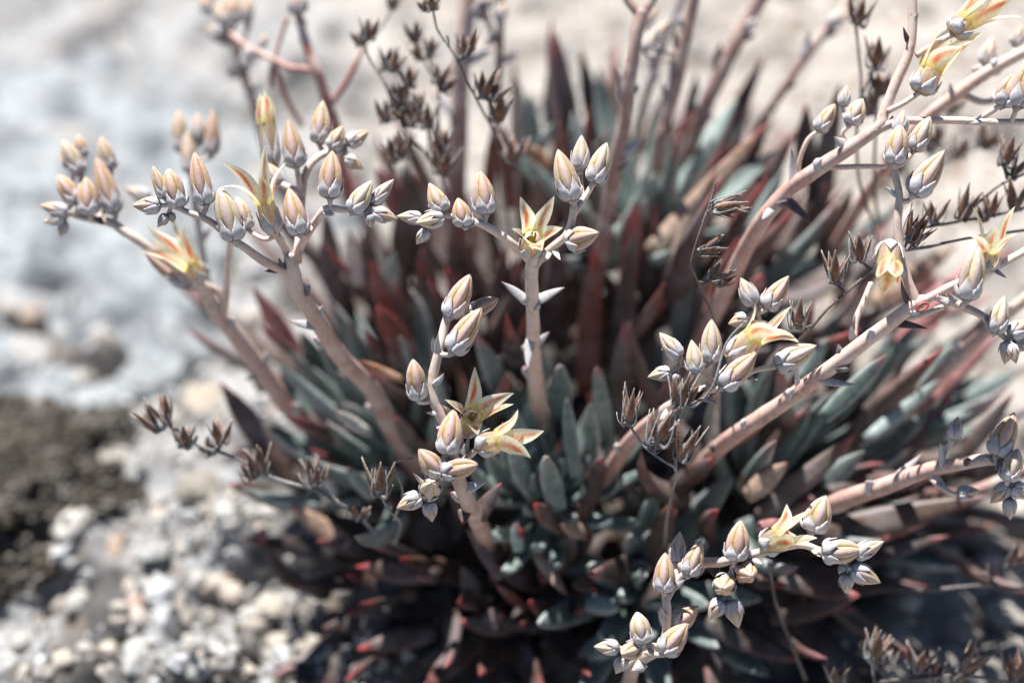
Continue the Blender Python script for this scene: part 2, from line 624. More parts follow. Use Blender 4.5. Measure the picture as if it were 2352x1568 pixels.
for i in range(110):
    if i < 65:
        x, y = rnd.uniform(10, 820), rnd.uniform(1180, 1560)
    elif i < 90:
        x, y = rnd.uniform(2030, 2345), rnd.uniform(1150, 1560)
    else:
        x, y = rnd.uniform(0, 620), rnd.uniform(700, 1000)
    p = ground_hit(x, y)
    src = PEB[i % 6]
    o = src if i < 6 else src.copy()
    if i >= 6:
        COL.objects.link(o)
    s = rnd.uniform(0.0022, 0.0045)
    o.location = (p.x, p.y, p.z + s * 0.2)
    o.scale = (s, s, s)
    o.rotation_euler = (rnd.uniform(-.3, .3), rnd.uniform(-.3, .3), rnd.uniform(0, 6))
    cr = 'cream' if i % 6 % 2 == 0 else 'pale grey'
    if i < 65:
        where = ('under the dark mossy mound at the left edge' if x < 400 else 'between the mossy mound and the curled red leaf') if y < 1370 else ('in the bottom left corner' if x < 400 else 'at the bottom edge left of the plant')
    elif i < 90:
        where = 'beside the dark twig at the right edge' if y < 1380 else 'around the charred husks in the lower right corner'
    else:
        where = 'on the near edge of the granite slab' if x < 300 else 'behind the leaning left stalks'
    o['label'], o['category'], o['group'] = 'small %s pebble %s' % (cr, where), 'pebble', 'small pebbles ' + where

mb = MB()
for i in range(260):
    x, y = rnd.uniform(-0.17, 0.16), rnd.uniform(-0.02, 0.2)
    z = float(height(x, y))
    a = rnd.uniform(0, 6.28)
    l = rnd.uniform(0.002, 0.009)
    dv = Vector((math.cos(a), math.sin(a), rnd.uniform(-.2, .35))) * l
    p0 = Vector((x, y, z + 0.0015))
    c0 = rnd.choice(((0.09, 0.065, 0.05), (0.16, 0.12, 0.09), (0.24, 0.19, 0.15)))
    tube(mb, [(p0, l * .05), (p0 + dv * .5 + Vector((0, 0, l * .08)), l * .11), (p0 + dv, l * .03)], lambda t, a: c0, 5, .1)
g = link('plant_litter', mb.mesh('plant_litter', M_DRY))
g['kind'] = 'stuff'
g['label'] = 'bits of dry twig and leaf scattered on the grit'

# ------------------------------------------------------------------ leaves and rosettes
GW = [(0, .80), (.2, .97), (.42, 1.0), (.62, .88), (.78, .67), (.89, .42), (.96, .20), (1, .04)]
LW = [(0, .70), (.2, .90), (.38, 1.0), (.55, .92), (.7, .72), (.82, .48), (.91, .26), (.97, .10), (1, .02)]
LW_ = LW
BW = [(0, .85), (.15, 1.0), (.35, .92), (.6, .66), (.8, .38), (.92, .17), (1, .02)]
GREEN = ((0.10, 0.138, 0.122), (0.13, 0.17, 0.152))
PALE = ((0.30, 0.38, 0.34), (0.36, 0.43, 0.40))
BROWN = ((0.118, 0.084, 0.072), (0.158, 0.114, 0.098))
MAUVE = ((0.10, 0.07, 0.068), (0.125, 0.087, 0.085))
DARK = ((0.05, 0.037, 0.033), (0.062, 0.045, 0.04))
RED = ((0.23, 0.085, 0.065), (0.27, 0.10, 0.08))
TAN = ((0.42, 0.29, 0.21), (0.46, 0.33, 0.25))
CREAM = ((0.62, 0.58, 0.52), (0.66, 0.62, 0.56))
PINK = ((0.46, 0.20, 0.20), (0.50, 0.24, 0.22))
ORANGE = ((0.50, 0.26, 0.14), (0.55, 0.30, 0.17))
TIPRED = (0.46, 0.07, 0.075)
BROWN_SHADE = ((0.075, 0.05, 0.041), (0.10, 0.066, 0.053))  # brown darkened in colour for the shade on the front leaves
KINDS = dict(n=BROWN_SHADE, q=((0.15, 0.205, 0.183), (0.195, 0.25, 0.225)), g=GREEN, p=PALE, b=BROWN, m=MAUVE, d=DARK, r=RED, t=TAN, c=CREAM, k=PINK, o=ORANGE)


def leaf_mesh(mb, base, ctrl, tip, w, nhint, kind, red=0.5, thick=0.46, side=10, ns=14, LW=LW):
    ca, cb = KINDS[kind]
    if kind in 'gpq' and LW is LW_:
        LW, thick = GW, 0.55
    pts = [base * (1 - t) ** 2 + ctrl * (2 * t * (1 - t)) + tip * t * t for t in [i / (ns - 1) for i in range(ns)]]
    # finer samples near the tip
    ts = [1 - (1 - i / (ns - 1)) ** 1.35 for i in range(ns)]
    pts = [base * (1 - t) ** 2 + ctrl * (2 * t * (1 - t)) + tip * t * t for t in ts]
    v, f, c = [], [], []
    ph = rnd.uniform(0, 6)
    redmarg = red * rnd.uniform(0.05, 0.6)
    for i, t in enumerate(ts):
        T = (pts[min(i + 1, ns - 1)] - pts[max(i - 1, 0)]).normalized()
        n = perp(nhint, T)
        b = T.cross(n)
        ww = w * 0.5 * interp(LW, t) * (1 + 0.03 * math.sin(9 * t + ph))
        tk = w * thick * interp([(0, .8), (.3, 1), (.7, .8), (.92, .45), (1, .04)], t)
        for k in range(side):
            a = 2 * math.pi * k / side
            cx, sy = math.cos(a), math.sin(a)
            if sy >= 0:      # inner (upper) face: nearly flat, hollowed along the middle
                h = tk * (0.42 * sy - 0.20 * (1 - abs(cx)) * sstep(0.05, 0.4, t))
            else:
                h = tk * 0.95 * sy
            v.append(pts[i] + b * (cx * ww) + n * h)
            col = lc(ca, cb, 0.5 + 0.5 * math.sin(5 * t + ph))
            col = lc(col, TIPRED, redmarg * 0.55 * (abs(cx) ** 5) * sstep(0.15, 0.7, t))
            col = lc(col, TIPRED, red * sstep(0.80, 0.97, t))
            if kind in 'gpq':
                col = lc(col, (0.50, 0.54, 0.53), 0.6 * abs(cx) ** 5)
            c.append(col)
    for i in range(ns - 1):
        for k in range(side):
            k2 = (k + 1) % side
            f.append((i * side + k, i * side + k2, (i + 1) * side + k2, (i + 1) * side + k))
    f.append(tuple(range(side - 1, -1, -1)))
    f.append(tuple((ns - 1) * side + k for k in range(side)))
    mb.add(v, f, c)


ROS = {}


def rosette(key, label, x, y, dd):
    loc = pt(x, y, dd)
    ROS[key] = thing('succulent_rosette', label, 'succulent', loc, 'succulent rosettes of the clump')
    return ROS[key]


NH = (-F + Vector((0, 0, 0.5))).normalized()


def leaf(key, bx, by, tx, ty, w, db, dt, kind='b', red=0.6, bend=0.10, side=0.0):
    """One leaf of rosette key from photo spot b to t; bend bows it away from its inner face, side bows it sideways."""
    b, t = pt(bx, by, db), pt(tx, ty, dt)
    ax = (t - b)
    n = perp(NH, ax.normalized())
    sdir = ax.normalized().cross(n)
    ctrl = (b + t) * 0.5 - n * (ax.length * bend) + sdir * (ax.length * side)
    mb = MB()
    leaf_mesh(mb, b, ctrl, t, px(w * 0.95, (db + dt) / 2), n, kind, red)
    return part('leaf', mb, M_LEAF, ROS[key], b)


def whorl(key, n, L, w, kinds, axis=(0, 0, 1), inc=(10, 75), r0=0.012, red=0.6, start=0.0, upcurve=0.18, lmin=0.42):
    """Leaves in a golden-angle spiral round the rosette's axis, upright inside and spreading outside."""
    ax = Vector(axis).normalized()
    e1 = perp((1, 0.2, 0.1), ax)
    e2 = ax.cross(e1)
    c = Vector(ROS[key]['org'])
    if key != 'centre':
        n, w, L = int(n * 1.3), w * 1.04, L * 1.05
    for i in range(n):
        fr = (i + 0.5) / n
        az = start + i * 2.39996 + rnd.uniform(-.15, .15)
        rad = e1 * math.cos(az) + e2 * math.sin(az)
        a = R(lerp(inc[0], inc[1], fr ** 0.85) + rnd.uniform(-5, 5))
        l = L * lerp(lmin, 1.0, fr ** 0.7) * rnd.uniform(0.88, 1.1)
        d = ax * math.cos(a) + rad * math.sin(a)
        b = c + rad * (r0 * fr) - ax * (r0 * 0.9 * fr)
        t = b + d * l
        n_ = perp(ax * math.sin(a) - rad * math.cos(a) + ax * 0.05, d)
        ctrl = (b + t) * 0.5 - n_ * (l * upcurve * rnd.uniform(0.5, 1.2))
        if key != 'centre':
            bad = False
            for q in (t, b * 0.45 + t * 0.55):
                qx, qy, qd = spot(q)
                if ((qx - 1268) / 165) ** 2 + ((qy - 1025) / 195) ** 2 < 1 and qd < 7.8:
                    bad = True
                if qd < 1.2 or (qx < 520 and qy > 850):
                    bad = True
            if bad:
                continue
        kd = kinds[min(len(kinds) - 1, int(fr * len(kinds)))]
        mb = MB()
        leaf_mesh(mb, b, ctrl, t, w * lerp(0.6, 1, fr) * rnd.uniform(.9, 1.1), n_, kd, red * rnd.uniform(0.5, 1))
        part('leaf', mb, M_LEAF, ROS[key], b)

# ------------------------------------------------------------------ the rosettes of the clump
UPW = Vector((0, 0, 1))
rosette('centre', 'grey green rosette with crowded blunt leaves at the middle of the clump', 1268, 1118, 6.6)
whorl('centre', 36, 0.0265, 0.0050, 'qqqqq', (-0.03, -0.38, 0.92), (2, 60), 0.009, 0.06, 0.3, 0.34, 0.62)
for a in [(1287, 960, 1287, 840, 58, 6.8, 5.0, 'q', .15), (1203, 985, 1250, 880, 46, 6.6, 5.2, 'q', .1), (1322, 1095, 1302, 912, 36, 5.2, 3.8, 'q', .05, .2), (1366, 1045, 1356, 927, 36, 6, 4.8, 'q', .2),
          (1393, 1010, 1372, 842, 46, 7, 5.2, 'q', .6), (1222, 1095, 1186, 948, 46, 6.2, 4.6, 'q', .05, .2), (1232, 1145, 1174, 1025, 48, 5.8, 4.2, 'q', .05, .22), (1283, 1170, 1255, 1050, 52, 5.2, 3.6, 'q', .3, .2),
          (1338, 1185, 1382, 1050, 50, 5.8, 4.0, 'n', .7, .2), (1170, 1120, 1120, 1045, 40, 6.6, 5, 'q', .2), (1205, 985, 1093, 768, 60, 8, 5.8, 'q', .6),
          (1420, 1050, 1434, 738, 58, 8.5, 6, 'b', .5), (1345, 905, 1366, 566, 66, 9.5, 7.4, 'r', .9), (1240, 880, 1226, 770, 48, 7, 5.5, 'q', .1),
          (1150, 1080, 1060, 858, 46, 8.6, 6.4, 'b', .9), (1410, 930, 1462, 478, 58, 10, 7.0, 'b', .9), (1480, 900, 1507, 470, 54, 10.5, 8, 'd', .7),
          (1290, 1215, 1231, 1157, 50, 5.6, 4.0, 'b', 1.0), (1350, 1225, 1290, 1200, 44, 6, 4.8, 't', .1)]:
    leaf('centre', *a)

rosette('behind', 'tall brown rosette of long upright leaves behind the central forked flower stalk', 1250, 700, 13)
whorl('behind', 24, 0.082, 0.0085, 'bbbmbd', (0.0, 0.1, 1), (8, 50), 0.016, 0.55)
for a in [(1130, 820, 1160, 565, 60, 11, 8.4, 'b', .4), (1050, 850, 960, 594, 58, 11, 8.6, 'b', .8), (1090, 800, 1030, 540, 60, 11.5, 9, 'b', .2),
          (1190, 820, 1180, 590, 62, 11, 9, 'm', .2), (1290, 800, 1290, 590, 56, 11, 9, 'b', .2), (1010, 830, 880, 560, 58, 12, 9.5, 'b', .2),
          (1120, 480, 1134, 285, 36, 11, 9.6, 'r', .9), (1170, 480, 1155, 285, 42, 11, 9.6, 'r', .9), (1225, 430, 1187, 172, 44, 12.5, 11, 'c', .5),
          (1240, 420, 1215, 215, 42, 12.6, 11, 'p', .0), (1215, 375, 1275, 280, 32, 11, 10, 'p', .0), (1262, 385, 1212, 335, 42, 10, 9.4, 'o', .0),
          (1322, 470, 1278, 72, 74, 13, 11, 'm', .7), (1300, 360, 1258, 165, 64, 14, 12.6, 'd', .2), (1378, 340, 1335, 112, 44, 13.5, 12, 'd', .3),
          (1340, 560, 1325, 330, 60, 12, 10.5, 'd', .1), (1250, 640, 1235, 400, 62, 12, 10.2, 't', .0)]:
    leaf('behind', *a)

rosette('left', 'green rosette with cream edged leaves under the leaning left stalks', 860, 1040, 8.8)
whorl('left', 16, 0.05, 0.0085, 'gggg', (-0.5, -0.1, 0.85), (8, 54), 0.014, 0.3)
for a in [(880, 1050, 640, 838, 44, 9, 7, 'p', .0), (905, 1030, 735, 790, 62, 9.4, 7.4, 'g', .2), (935, 1010, 795, 735, 62, 9.6, 7.6, 'g', .2),
          (850, 995, 765, 941, 32, 6.4, 5.4, 'c', .5), (860, 1140, 797, 1076, 38, 7, 6, 'p', .7), (920, 985, 856, 900, 46, 8, 6.6, 'g', .1),
          (960, 1040, 911, 958, 34, 7.4, 6.4, 'b', 1.0), (925, 872, 826, 826, 24, 5.6, 4.6, 'o', .8), (880, 1120, 700, 1000, 56, 9.4, 8, 'g', .1),
          (700, 840, 578, 655, 50, 10.5, 9, 'k', .2), (800, 960, 690, 760, 60, 10, 8.5, 'g', .2), (990, 960, 890, 800, 56, 9.6, 7.6, 'b', .3),
          (1030, 1110, 960, 1010, 44, 8.4, 6.8, 'm', .2)]:
    leaf('left', *a)

rosette('leftback', 'brown rosette with bright red leaf tips left of the central stalk', 960, 840, 11.5)
whorl('leftback', 22, 0.072, 0.0085, 'bbbdb', (-0.25, 0.1, 1), (10, 62), 0.016, 0.7)
for a in [(945, 830, 866, 703, 62, 8.6, 7, 'r', 1.0), (905, 740, 850, 598, 46, 9, 7.6, 'r', 1.0), (825, 655, 800, 525, 40, 9, 8, 'c', .0),
          (770, 660, 745, 480, 44, 10.5, 9.4, 'b', .1), (850, 700, 840, 520, 50, 10.5, 9, 'b', .0), (930, 640, 915, 470, 54, 11, 9.6, 'b', .1),
          (940, 520, 866, 385, 62, 11, 9.6, 'k', .3), (970, 570, 928, 378, 62, 10.6, 9.2, 'b', .0), (790, 720, 735, 560, 46, 10.5, 9, 'm', .1),
          (980, 760, 975, 560, 58, 10.8, 9, 'b', .3), (890, 720, 905, 580, 40, 10, 9, 'p', .0), (810, 760, 775, 640, 46, 10, 9, 'd', .1)]:
    leaf('leftback', *a)

rosette('upper', 'pale blue green rosette with curled leaves beside the thick upper stalk', 1480, 480, 11)
whorl('upper', 18, 0.042, 0.0075, 'pppg', (0.05, -0.1, 1), (6, 60), 0.010, 0.1)
for a in [(1480, 520, 1505, 400, 46, 10, 8.4, 'p', .0), (1440, 520, 1490, 385, 26, 9.6, 8.4, 'p', .0), (1560, 560, 1545, 412, 26, 9.6, 8.6, 'p', .0),
          (1395, 620, 1480, 430, 44, 10, 8.4, 'p', .0), (1450, 640, 1458, 470, 56, 9.4, 8, 'r', 1.0), (1560, 720, 1600, 480, 60, 10, 8.4, 'g', .1),
          (1510, 700, 1540, 520, 50, 10, 8.6, 'g', .2)]:
    leaf('upper', *a)

rosette('upright', 'brown rosette leaning up to the right between the two long diagonal stalks', 1600, 640, 12)
whorl('upright', 22, 0.08, 0.0085, 'bbgbmb', (0.45, 0.25, 0.9), (8, 55), 0.016, 0.7)
for a in [(1490, 580, 1767, 278, 54, 8.5, 7.2, 't', .8), (1530, 640, 1648, 385, 50, 8.6, 7.2, 't', .6), (1640, 350, 1760, 122, 38, 13, 11.5, 'd', .9),
          (1690, 520, 1830, 298, 48, 9.6, 8.6, 'b', .8), (1850, 420, 1852, 238, 52, 10, 9, 'd', .8), (1860, 560, 1930, 190, 64, 10.5, 9, 'd', .2),
          (1700, 560, 1802, 388, 34, 8.6, 7.8, 'p', .1), (1530, 380, 1588, 252, 34, 12, 11, 'k', .8), (1630, 740, 1698, 545, 64, 8, 6.6, 'r', .9),
          (1480, 350, 1545, 180, 36, 12.5, 11.5, 'b', .8), (1580, 330, 1600, 170, 40, 13, 12, 'd', .1), (1690, 420, 1770, 250, 46, 12, 11, 'd', .2),
          (1735, 665, 1748, 632, 34, 7.4, 7, 'k', 1.0), (1600, 780, 1650, 600, 56, 9, 7.6, 'b', .3), (1560, 820, 1585, 600, 60, 9.4, 8, 'g', .1),
          (1880, 600, 1960, 430, 50, 10.4, 9.4, 'b', .2), (1800, 600, 1900, 420, 46, 10.4, 9.6, 'd', .3), (1750, 560, 1840, 400, 44, 10, 9, 'k', .2),
          (1320, 430, 1400, 300, 34, 11, 10, 'm', .8), (1650, 610, 1735, 420, 40, 9.4, 8.6, 'r', .3)]:
    leaf('upright', *a)

rosette('right', 'dark green rosette under the longest pink diagonal stalk', 1790, 1090, 9)
whorl('right', 20, 0.062, 0.0085, 'ggggb', (0.55, -0.05, 0.8), (8, 66), 0.014, 0.4)
for a in [(1890, 960, 2036, 815, 44, 4.6, 3.6, 'g', .6), (1835, 870, 1902, 778, 32, 6.6, 6, 'p', .0), (1770, 1090, 1915, 900, 54, 7.4, 5.6, 'g', .1),
          (1780, 1060, 1862, 925, 46, 7, 5.6, 'g', .2), (1890, 1110, 2085, 822, 52, 8, 6.4, 'b', .1), (1990, 1010, 2157, 872, 34, 7, 6.2, 'p', .1),
          (1740, 1190, 1968, 996, 56, 6, 4.6, 'b', .7), (1715, 1140, 1808, 1062, 54, 5.6, 4.6, 't', .4), (1780, 1200, 1985, 1035, 66, 7, 5.4, 'g', .1),
          (1690, 1016, 1768, 958, 26, 3.6, 2.8, 'r', 1.0), (1900, 1080, 2100, 930, 56, 8.4, 7, 'g', .1), (1860, 1010, 2000, 860, 48, 8, 6.6, 'g', .2),
          (1800, 1010, 1950, 880, 50, 8.6, 7, 'd', .1)]:
    leaf('right', *a)

rosette('farright', 'loose brown and grey rosette behind the grey buds at the right edge', 2010, 980, 10.5)
whorl('farright', 22, 0.075, 0.0085, 'ggbbmb', (0.7, 0.1, 0.75), (10, 70), 0.016, 0.7)
for a in [(2110, 900, 2200, 785, 50, 9, 8.2, 'p', .1), (2050, 1080, 2190, 900, 50, 8, 6.8, 'b', .8), (2110, 940, 2300, 760, 40, 8, 7, 'k', .0),
          (1990, 1060, 2130, 950, 50, 8, 7, 'g', .1), (2060, 800, 2200, 660, 60, 10, 9, 'k', .1), (2120, 700, 2330, 570, 56, 10, 9, 'k', .1),
          (2000, 700, 2200, 560, 60, 11, 10, 't', .0), (2200, 1060, 2330, 900, 44, 8, 7, 'b', .7), (2150, 900, 2280, 700, 44, 9, 8, 'm', .2)]:
    leaf('farright', *a)

rosette('lowerright', 'spreading rosette of long reddish brown leaves at the lower right', 1750, 1260, 8.6)
whorl('lowerright', 18, 0.075, 0.0095, 'dnndn', (0.55, -0.45, 0.6), (14, 80), 0.016, 0.5)
for a in [(1850, 1230, 2275, 1138, 74, 5.6, 5, 'n', .2), (1790, 1330, 1975, 1366, 56, 5.6, 5.2, 'n', .7), (1620, 1430, 1840, 1520, 60, 6, 5.6, 'd', .6),
          (1770, 1420, 1972, 1368, 60, 6.2, 5.4, 'n', .7), (1735, 1212, 1792, 1193, 28, 4, 3.6, 'k', .9), (1800, 1180, 2060, 1085, 66, 6.2, 5.4, 'n', .2),
          (1760, 1295, 2000, 1330, 60, 6.2, 5.8, 'n', .2), (1850, 1300, 2180, 1230, 60, 6.6, 6, 'd', .4), (1900, 1250, 2150, 1190, 54, 6.6, 6, 'r', .3),
          (1640, 1300, 1800, 1400, 54, 7, 6.6, 'd', .3), (1545, 1118, 1640, 1050, 50, 5.8, 4.6, 'n', .8), (1490, 1300, 1542, 1157, 66, 6, 4.6, 'n', .7),
          (1500, 1200, 1440, 1110, 50, 7, 5.8, 'd', .2)]:
    leaf('lowerright', *a)

rosette('small', 'small dark green rosette in shade beside the lowest flower cluster', 1490, 1345, 6.8)
whorl('small', 18, 0.036, 0.0082, 'ggg', (0.1, -0.65, 0.75), (8, 62), 0.010, 0.1)
for a in [(1345, 1380, 1421, 1395, 52, 6.2, 5.4, 'p', .3), (1320, 1330, 1368, 1352, 46, 6, 5.6, 'n', .8), (1420, 1470, 1330, 1505, 60, 6.4, 6, 'g', .3),
          (1560, 1420, 1600, 1380, 50, 6.4, 5.8, 'g', .1), (1500, 1300, 1494, 1220, 56, 6.4, 5.4, 'g', .1), (1430, 1310, 1494, 1302, 50, 6, 5.4, 'g', .5)]:
    leaf('small', *a)

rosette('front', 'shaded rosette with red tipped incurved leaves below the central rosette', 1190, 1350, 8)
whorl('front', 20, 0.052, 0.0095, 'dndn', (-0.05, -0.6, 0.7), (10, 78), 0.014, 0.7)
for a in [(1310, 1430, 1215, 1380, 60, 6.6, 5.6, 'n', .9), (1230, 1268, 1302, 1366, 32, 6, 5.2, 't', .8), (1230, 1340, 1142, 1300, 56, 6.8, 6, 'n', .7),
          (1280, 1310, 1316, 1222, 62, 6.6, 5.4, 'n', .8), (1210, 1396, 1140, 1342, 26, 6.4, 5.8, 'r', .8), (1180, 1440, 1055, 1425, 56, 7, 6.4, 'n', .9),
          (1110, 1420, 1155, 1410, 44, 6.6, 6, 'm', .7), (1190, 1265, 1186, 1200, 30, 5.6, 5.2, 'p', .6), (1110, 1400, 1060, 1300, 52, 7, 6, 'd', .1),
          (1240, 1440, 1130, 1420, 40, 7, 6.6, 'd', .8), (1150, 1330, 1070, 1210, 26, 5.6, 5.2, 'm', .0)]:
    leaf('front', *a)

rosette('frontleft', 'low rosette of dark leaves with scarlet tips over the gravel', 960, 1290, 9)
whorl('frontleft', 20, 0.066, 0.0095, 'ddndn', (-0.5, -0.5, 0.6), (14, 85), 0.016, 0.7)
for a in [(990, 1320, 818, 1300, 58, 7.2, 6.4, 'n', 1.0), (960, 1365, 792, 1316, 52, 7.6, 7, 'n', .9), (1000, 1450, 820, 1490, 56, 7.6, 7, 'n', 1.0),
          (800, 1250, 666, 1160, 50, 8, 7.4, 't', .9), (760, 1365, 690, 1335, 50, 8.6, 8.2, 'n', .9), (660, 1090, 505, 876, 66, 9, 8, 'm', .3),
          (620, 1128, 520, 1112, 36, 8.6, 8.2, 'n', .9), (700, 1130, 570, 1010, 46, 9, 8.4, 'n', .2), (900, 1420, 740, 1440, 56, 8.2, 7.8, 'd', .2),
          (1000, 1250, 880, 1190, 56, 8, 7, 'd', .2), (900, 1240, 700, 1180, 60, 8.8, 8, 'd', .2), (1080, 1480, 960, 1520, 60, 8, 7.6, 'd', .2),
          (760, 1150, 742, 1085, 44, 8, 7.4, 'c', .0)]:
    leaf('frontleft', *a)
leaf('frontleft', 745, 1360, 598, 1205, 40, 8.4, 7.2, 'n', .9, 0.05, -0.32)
# ------------------------------------------------------------------ buds, flowers, dry heads (shared unit shapes, z = 0..1, radius 1)
KEEL, FLANK, SEAM, TIPC = (0.69, 0.52, 0.50), (0.60, 0.42, 0.17), (0.34, 0.25, 0.09), (0.74, 0.60, 0.42)
SEPC, SEPE = (0.52, 0.495, 0.49), (0.62, 0.56, 0.54)
PPROF = [(0, .5), (.1, .8), (.3, 1.0), (.45, 1.0), (.6, .92), (.78, .64), (.9, .34), (1, .05)]


def unit_petal(variant, pal=0):
    KEEL, FLANK, TIPC = [((0.71, 0.54, 0.53), (0.69, 0.52, 0.30), (0.77, 0.65, 0.50)), ((0.74, 0.61, 0.58), (0.73, 0.59, 0.38), (0.80, 0.72, 0.57)), ((0.71, 0.49, 0.48), (0.68, 0.46, 0.27), (0.75, 0.56, 0.43))][pal]
    prof = [[(0, .5), (.1, .78), (.3, .98), (.42, 1.0), (.6, .90), (.78, .62), (.9, .33), (1, .03)],
            [(0, .5), (.1, .74), (.3, .93), (.5, 1.0), (.7, .86), (.85, .55), (.94, .30), (1, .06)],
            [(0, .5), (.1, .8), (.3, 1.0), (.45, .97), (.6, .82), (.78, .52), (.9, .26), (1, .02)]][variant]
    g_, c_ = [], []
    N, Mm = 13, 11
    for i in range(N):
        t = i / (N - 1)
        z = 0.06 + 0.94 * (1 - (1 - t) ** 1.25)
        r = interp(prof, z)
        row, cr = [], []
        for j in range(Mm):
            s = -1 + 2 * j / (Mm - 1)
            a = s * R(37.5) + 0.10 * math.sin(3 * z + variant) * (1 - abs(s)) * 0.4
            rr = r * (1.06 - 0.23 * abs(s) ** 1.5)
            row.append(Vector((rr * math.cos(a), rr * math.sin(a), z - 0.02 * abs(s) * (z > .9))))
            col = lc(KEEL, FLANK, sstep(0.20, 0.44, abs(s)))
            col = lc(col, SEAM, 0.28 * sstep(0.80, 1.0, abs(s)) * (1 - sstep(0.75, 0.95, z)))
            col = lc(col, (0.70, 0.38, 0.34), 0.5 * math.exp(-((abs(s) - 0.24) / 0.06) ** 2))
            col = lc(col, (0.42, 0.34, 0.15), 0.42 * sstep(0.3, 0.7, abs(s)) * (1 - sstep(0.4, 0.6, z)))
            col = lc(col, TIPC, sstep(0.82, 1.0, z) * 0.85)
            cr.append(col)
        g_.append(row)
        c_.append(cr)
    mb = MB()
    shell(mb, [list(reversed(r)) for r in g_], [list(reversed(r)) for r in c_], 0.05)
    return mb.mesh('petal', M_BUD)


def unit_sepal(h, flare, w0=36.0):
    g_, c_ = [], []
    N, Mm = 10, 7
    for i in range(N):
        t = i / (N - 1)
        z = h * t
        half = R(w0) * (1.0 if t < 0.22 else max(0.02, 1 - ((t - 0.22) / 0.78) ** 1.25))
        r = min(interp([(0, .30), (.06, .62), (.2, .93), (.4, 1.08), (1, 1.2)], t), interp(PPROF, z) * 1.05 + 0.02 if z > .25 else 9) + flare * t * t
        row, cr = [], []
        for j in range(Mm):
            s = -1 + 2 * j / (Mm - 1)
            a = s * half
            rr = r * (1.04 - 0.07 * abs(s) ** 2)
            row.append(Vector((rr * math.cos(a), rr * math.sin(a), z + 0.0)))
            col = lc(SEPC, SEPE, 0.7 * abs(s) ** 3)
            col = lc(col, (0.62, 0.42, 0.42), sstep(0.8, 1.0, t) * 0.6)
            cr.append(col)
        g_.append(row)
        c_.append(cr)
    mb = MB()
    shell(mb, [list(reversed(r)) for r in g_], [list(reversed(r)) for r in c_], 0.07)
    return mb.mesh('sepal', M_SEPAL)


def unit_core(r0):
    mb = MB()
    tube(mb, [(Vector((0, 0, -0.03)), 0.26), (Vector((0, 0, 0.04)), 0.55 * r0), (Vector((0, 0, 0.18)), 0.80 * r0), (Vector((0, 0, 0.45)), 0.80 * r0), (Vector((0, 0, 0.7)), 0.5 * r0), (Vector((0, 0, 0.88)), 0.18 * r0)],
         lambda t, a: lc(SEPC, FLANK, sstep(0.1, 0.5, t)), 10, 0.0)
    return mb.mesh('flower_bud', M_BUD)


U_PETAL = [unit_petal(i, j) for j in range(3) for i in range(3)]
U_SEPAL = [unit_sepal(0.43, 0.015), unit_sepal(0.58, 0.02), unit_sepal(0.74, 0.0)]
U_CORE = unit_core(0.9)
U_FSEPAL = unit_sepal(0.5, 0.03)


def frame(ax, roll):
    """Rotation with z along ax and x turned to the viewer side, then rolled."""
    z = ax.normalized()
    x = perp(-F, z)
    y = z.cross(x)
    x2 = x * math.cos(roll) + y * math.sin(roll)
    y2 = z.cross(x2)
    return Matrix((x2, y2, z)).transposed()


def bud(root, bx, by, tx, ty, w, db=0.0, dt=None, young=0, roll=None):
    dt = db if dt is None else dt
    b, t = pt(bx, by, db), pt(tx, ty, dt)
    ax = t - b
    L = ax.length
    wr = px(w, db) * 0.5
    if L < wr * 2.6:
        L = wr * 2.6
    fr = frame(ax, rnd.uniform(-.22, .22) if roll is None else roll)
    o = link('flower_bud', U_CORE, root)
    ro = Vector(root['org'])
    o.matrix_basis = Matrix.Translation(b - ro) @ fr.to_4x4() @ Matrix.Diagonal((wr * rnd.uniform(.82, .94), wr * rnd.uniform(.82, .94), L, 1))
    o['org'] = list(b)
    vp = U_PETAL[(rnd.choice((0, 0, 1, 2)) if not young else 2) + 3 * (rnd.choice((0, 1, 2)) if not young else rnd.choice((0, 1, 1)))]
    vs = U_SEPAL[young]
    for k in range(5):
        q = link('petal', vp, o)
        q.rotation_euler = (0, 0, k * 2 * math.pi / 5)
        q = link('sepal', vs, o)
        q.rotation_euler = (rnd.uniform(-.02, .02), rnd.uniform(-.02, .02), (k + 0.5) * 2 * math.pi / 5 + rnd.uniform(-.04, .04))
    return b


YEL, PALEY, STRIPE, OUTP = (0.96, 0.80, 0.14), (0.97, 0.94, 0.70), (0.80, 0.15, 0.04), (0.80, 0.58, 0.48)


